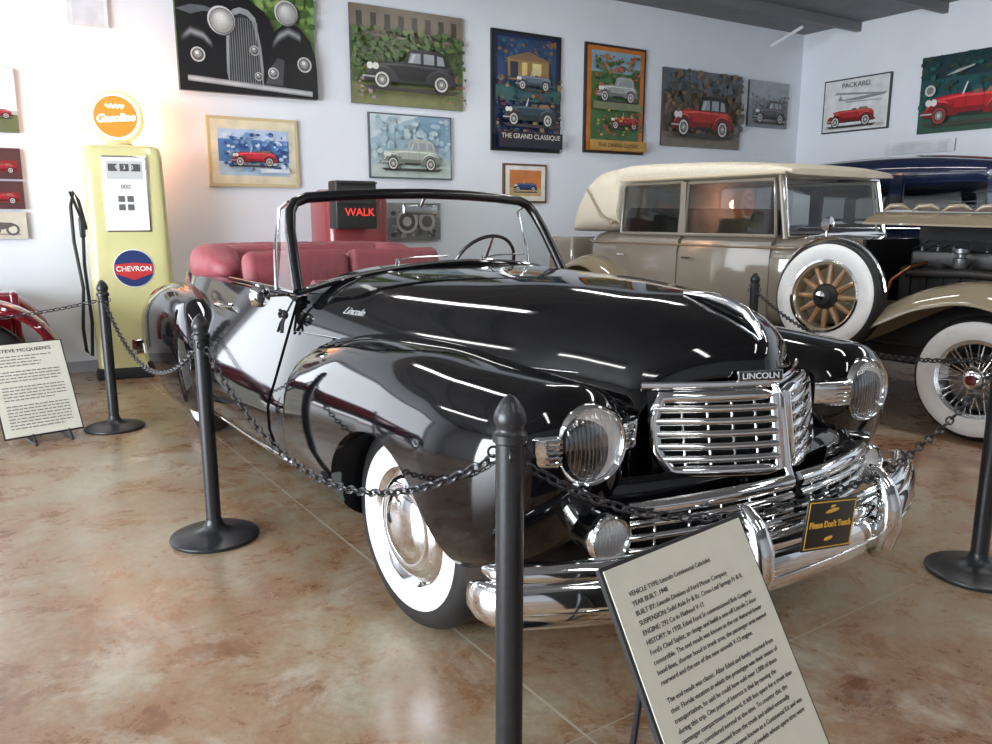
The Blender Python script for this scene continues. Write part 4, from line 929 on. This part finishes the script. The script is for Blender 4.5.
def a3(ar): return [rect(0,0,1,1,(.012,.02,.07)),rect(.05,.50,.95,.97,(.03,.07,.16))]+blobs(.05,.75,.95,.97,80,[(.02,.05,.12),(.05,.12,.2),(.25,.12,.05)],.035,ar,41)+[([(.12,.78),(.5,.86),(.88,.78)],(.22,.14,.08)),rect(.18,.60,.82,.78,(.30,.19,.07)),rect(.22,.62,.34,.76,(.03,.04,.06)),rect(.40,.62,.48,.76,(.65,.5,.2)),rect(.56,.62,.70,.76,(.7,.6,.28)),rect(0,.42,1,.55,(.04,.12,.12))]+blobs(.0,.12,1,.62,170,[(.03,.09,.13),(.15,.05,.04),(.04,.13,.05),(.01,.02,.05),(.3,.2,.08)],.035,ar,4)+carart(.25,.52,.6,ar,(.12,.16,.22),False)+carart(.06,.20,.88,ar,(.02,.05,.07),False)+[rect(0,0,1,.14,(.01,.01,.02))]
def a4(ar): return [rect(0,0,1,1,(.55,.17,.02)),rect(.07,.1,.93,.96,(.06,.15,.05)),rect(.07,.76,.93,.96,(.25,.4,.5))]+blobs(.12,.50,.88,.92,140,[GR,G2,(.4,.18,.04),(.5,.1,.04),(.03,.08,.03)],.042,ar,5)+carart(.12,.48,.76,ar,(.38,.40,.38))+[rect(.07,.40,.93,.47,(.2,.22,.12))]+carart(.35,.22,.55,ar,(.45,.03,.03),False)+blobs(.1,.12,.9,.40,80,[(.5,.35,.06),(.45,.05,.03),GR,G2],.025,ar,6)+[rect(0,0,1,.10,(.45,.26,.05))]
def a5(ar): return [rect(0,0,1,1,(.14,.10,.065)),rect(0,.72,1,1,(.13,.16,.19)),rect(0,0,1,.18,(.20,.17,.13))]+blobs(0,.20,1,.98,260,[(.08,.07,.05),(.20,.13,.07),(.07,.08,.06),(.16,.15,.14),(.10,.12,.15)],.038,ar,7)+carart(.05,.14,.82,ar,(.42,.03,.02),True,False,(.015,.015,.015))
def a6(ar): return [rect(0,0,1,1,(.22,.24,.26)),rect(0,.6,1,1,(.35,.38,.42))]+blobs(0,.4,1,.7,60,[(.12,.13,.14),(.3,.3,.32)],.04,ar,61)+carart(.1,.1,.85,ar,(.10,.10,.11))
def a7(ar): return [rect(0,0,1,1,(.70,.73,.72)),rect(.04,.04,.96,.10,(.5,.5,.45)),([(.2,.60),(.75,.66),(.97,.68),(.95,.63),(.6,.58)],(.25,.26,.28)),([(.15,.73),(.9,.64),(.92,.67),(.2,.77)],(.3,.3,.32)),([(.22,.60),(.26,.72),(.3,.61)],(.3,.3,.32)),([(.35,.55),(.9,.53),(.9,.55),(.35,.58)],(.35,.35,.36))]+carart(.05,.08,.80,ar,(.42,.03,.03),False)
def a8(ar): return [rect(0,0,1,1,(.01,.07,.08)),rect(0,0,1,.3,(.03,.09,.06)),rect(0,.7,1,1,(.006,.03,.04))]+blobs(0,.2,1,1,140,[(.015,.1,.1),(.005,.05,.05),(.03,.05,.03)],.04,ar,9)+carart(.05,.10,1.1,ar,(.50,.012,.02),False,False,None,(.35,.04,.04))+[([(.30,.72),(.42,.78),(.60,.82),(.60,.80),(.42,.74)],(.4,.42,.4)),circ(.14,.55,.06,ar,(.6,.6,.55)),circ(.14,.55,.04,ar,(.2,.2,.2))]
def a9(ar): return [rect(0,0,1,1,(.74,.68,.50)),rect(.08,.13,.92,.86,(.09,.22,.48)),rect(.08,.13,.92,.35,(.45,.6,.75)),rect(.08,.7,.92,.86,(.5,.62,.8))]+blobs(.12,.22,.88,.80,130,[(.04,.09,.28),(.6,.72,.85),(.2,.35,.6)],.032,ar,10)+carart(.20,.28,.58,ar,(.55,.03,.05),False)+[rect(.55,.18,.9,.24,(.7,.78,.85))]
def a10(ar): return [rect(0,0,1,1,(.36,.50,.56)),rect(0,0,1,.3,(.52,.60,.56)),rect(.55,.5,1,1,(.22,.36,.48)),([(0,.6),(.4,.9),(.6,1),(0,1)],(.58,.68,.72))]+blobs(0,.2,1,.95,110,[(.40,.55,.62),(.30,.44,.52),(.5,.62,.66)],.045,ar,71)+carart(.10,.12,.78,ar,(.42,.46,.40))
def a11(ar): return [rect(0,0,1,1,(.78,.76,.68)),rect(.10,.14,.9,.88,(.60,.20,.05)),rect(.1,.14,.9,.38,(.55,.4,.18))]+carart(.18,.25,.64,ar,(.03,.06,.22),False)
def a12(ar): return [rect(0,0,1,1,(.75,.76,.76)),rect(0,0,1,.30,(.14,.17,.08)),rect(0,.28,1,.34,(.45,.45,.44))]+carart(-.2,.22,1.1,ar,(.42,.03,.04),False,ys=.8)
def a13(ar): return [rect(0,0,1,1,(.10,.04,.04)),rect(.2,.2,.9,.6,(.25,.02,.02))]+carart(.1,.2,.8,ar,(.35,.02,.03),False)
def a14(ar): return [rect(0,0,1,1,(.62,.58,.48)),rect(.15,.15,.85,.2,(.3,.25,.2)),circ(.32,.35,.14,ar,(.1,.1,.1)),circ(.32,.35,.09,ar,(.7,.66,.55)),circ(.7,.35,.14,ar,(.1,.1,.1)),circ(.7,.35,.09,ar,(.7,.66,.55)),([(.3,.45),(.45,.62),(.7,.6),(.75,.5),(.5,.35)],(.12,.1,.1))]
def a15(ar): return [rect(0,0,1,1,(.72,.74,.78)),rect(.1,.0,.9,.8,(.62,.66,.72))]
def a16(ar): return [rect(0,0,1,1,(.20,.21,.22)),rect(0,.6,1,1,(.3,.32,.32))]+blobs(.1,.1,.9,.9,90,[(.06,.06,.06),(.4,.4,.4),(.12,.12,.14)],.045,ar,12)+[circ(.35,.5,.2,ar,(.45,.45,.45)),circ(.35,.5,.15,ar,(.08,.08,.08)),circ(.35,.5,.08,ar,(.5,.5,.5)),circ(.72,.5,.16,ar,(.4,.4,.4)),circ(.72,.5,.1,ar,(.1,.1,.1))]
picture((175,-22,317,95),'large canvas print of a black classic car front, above the pump side',a1)
picture((352,11,465,107),'canvas print of black limousine in front of a mansion garden',a2)
picture((494,33,563,152),'tall dark blue poster with night street scene and dark car',a3,framecol=(.01,.01,.01),fw=.035,txt=(('THE GRAND CLASSIQUE',.5,.10,.06,(.75,.72,.6)),))
picture((588,46,647,154),'tall orange bordered poster with grey car on green',a4,framecol=(.03,.02,.02),fw=.03,txt=(('THE GRAND CLASSIC',.5,.05,.055,(.1,.05,.02)),))
picture((666,72,743,148),'brown toned canvas with red and black car',a5)
picture((752,82,790,128),'small grey monochrome car print near the room corner',a6)
picture((831,77,895,131),'white poster with biplane above a red open car',a7,'r',framecol=(.05,.05,.05),fw=.02,txt=(('PACKARD',.5,.88,.14,(.1,.1,.1)),))
picture((930,51,1020,130),'large dark teal canvas of a bright red roadster at far right',a8,'r')
picture((209,118,301,187),'gold framed cream matted print of red car on blue',a9,framecol=(.60,.50,.28),fw=.03)
picture((371,115,454,179),'pale blue green watercolour print of a light sedan',a10,framecol=(.08,.10,.12),fw=.015)
picture((506,164,549,203),'small orange print of blue car in white mat',a11,framecol=(.12,.06,.03),fw=.025)
picture((-20,68,20,132),'white print of a red car at the upper left edge of wall',a12)
picture((-20,148,25,179),'dark maroon car print, upper of two at left edge',a13)
picture((-20,181,28,209),'dark maroon car print, lower of two at left edge',a13)
picture((-20,212,31,239),'tan sketch print of a motorcycle at left edge',a14)
picture((68,-25,110,26),'pale bluish poster at the top left of wall',a15,framecol=(.6,.62,.66))
picture((892,141,960,153),'low narrow pale print behind the navy sedan roof',a15,'r',framecol=(.4,.42,.45))
picture((389,203,443,240),'grey mechanical print seen through the convertible windshield',a16)
# red rounded cabinet by the wall, signal box hung on its face
_,_,q=on_wall(348,190,'b',.40)
e=empty('drink_cooler',(q.x,q.y,0),TA,'red rounded top cabinet against the wall behind the convertible','cabinet')
mb=MB(); mb.box((0,0,.87),(.66,.6,1.62),bev=.12); mb.build('cabinet',mat('cooler_red',(.28,.03,.04),.3,0,.5),e,ang=50)
mb=MB(); mb.box((0,-.31,.75),(.5,.02,.8),bev=.008); mb.build('door',mat('cooler_red_dark',(.25,.015,.02),.25,0,.6),e)
mb=MB(); mb.tube([(.2,-.33,.8),(.2,-.36,.85),(.2,-.36,1.0),(.2,-.33,1.05)],.012); mb.build('handle',CHROME,e)
mb=MB(); mb.box((0,0,.03),(.6,.5,.06)); mb.build('plinth',DARK,e)
of=.40+.30+.24
k0,zt,_=on_wall(336,180,'b',of); k1,_,_=on_wall(378,200,'b',of); _,zb,_=on_wall(357,229,'b',of); c_=K+N*(of-.235)+T*((k0+k1)/2)
e=empty('traffic_signal',(c_.x,c_.y,(zt+zb)/2),TA,'black pedestrian signal box with red WALK letters on the red cabinet','signal')
W=k1-k0; H=zt-zb
mb=MB(); mb.box((0,-.11,0),(W,.2,H),bev=.02); mb.build('housing',flat((.02,.02,.02)),e)
mb=MB(); mb.box((0,-.225,H*.46),(W*.95,.04,.015)); mb.box((0,-.225,0.02),(W*.95,.04,.012)); mb.build('visor',flat((.03,.03,.03)),e)
text('WALK',.105,mat('sign_red',(1,.05,.03),.4,emit=.9,emcol=(1,.05,.03)),e,(.03,-.213,-.07),(1,0,0),(0,0,1),'signal_lettering')
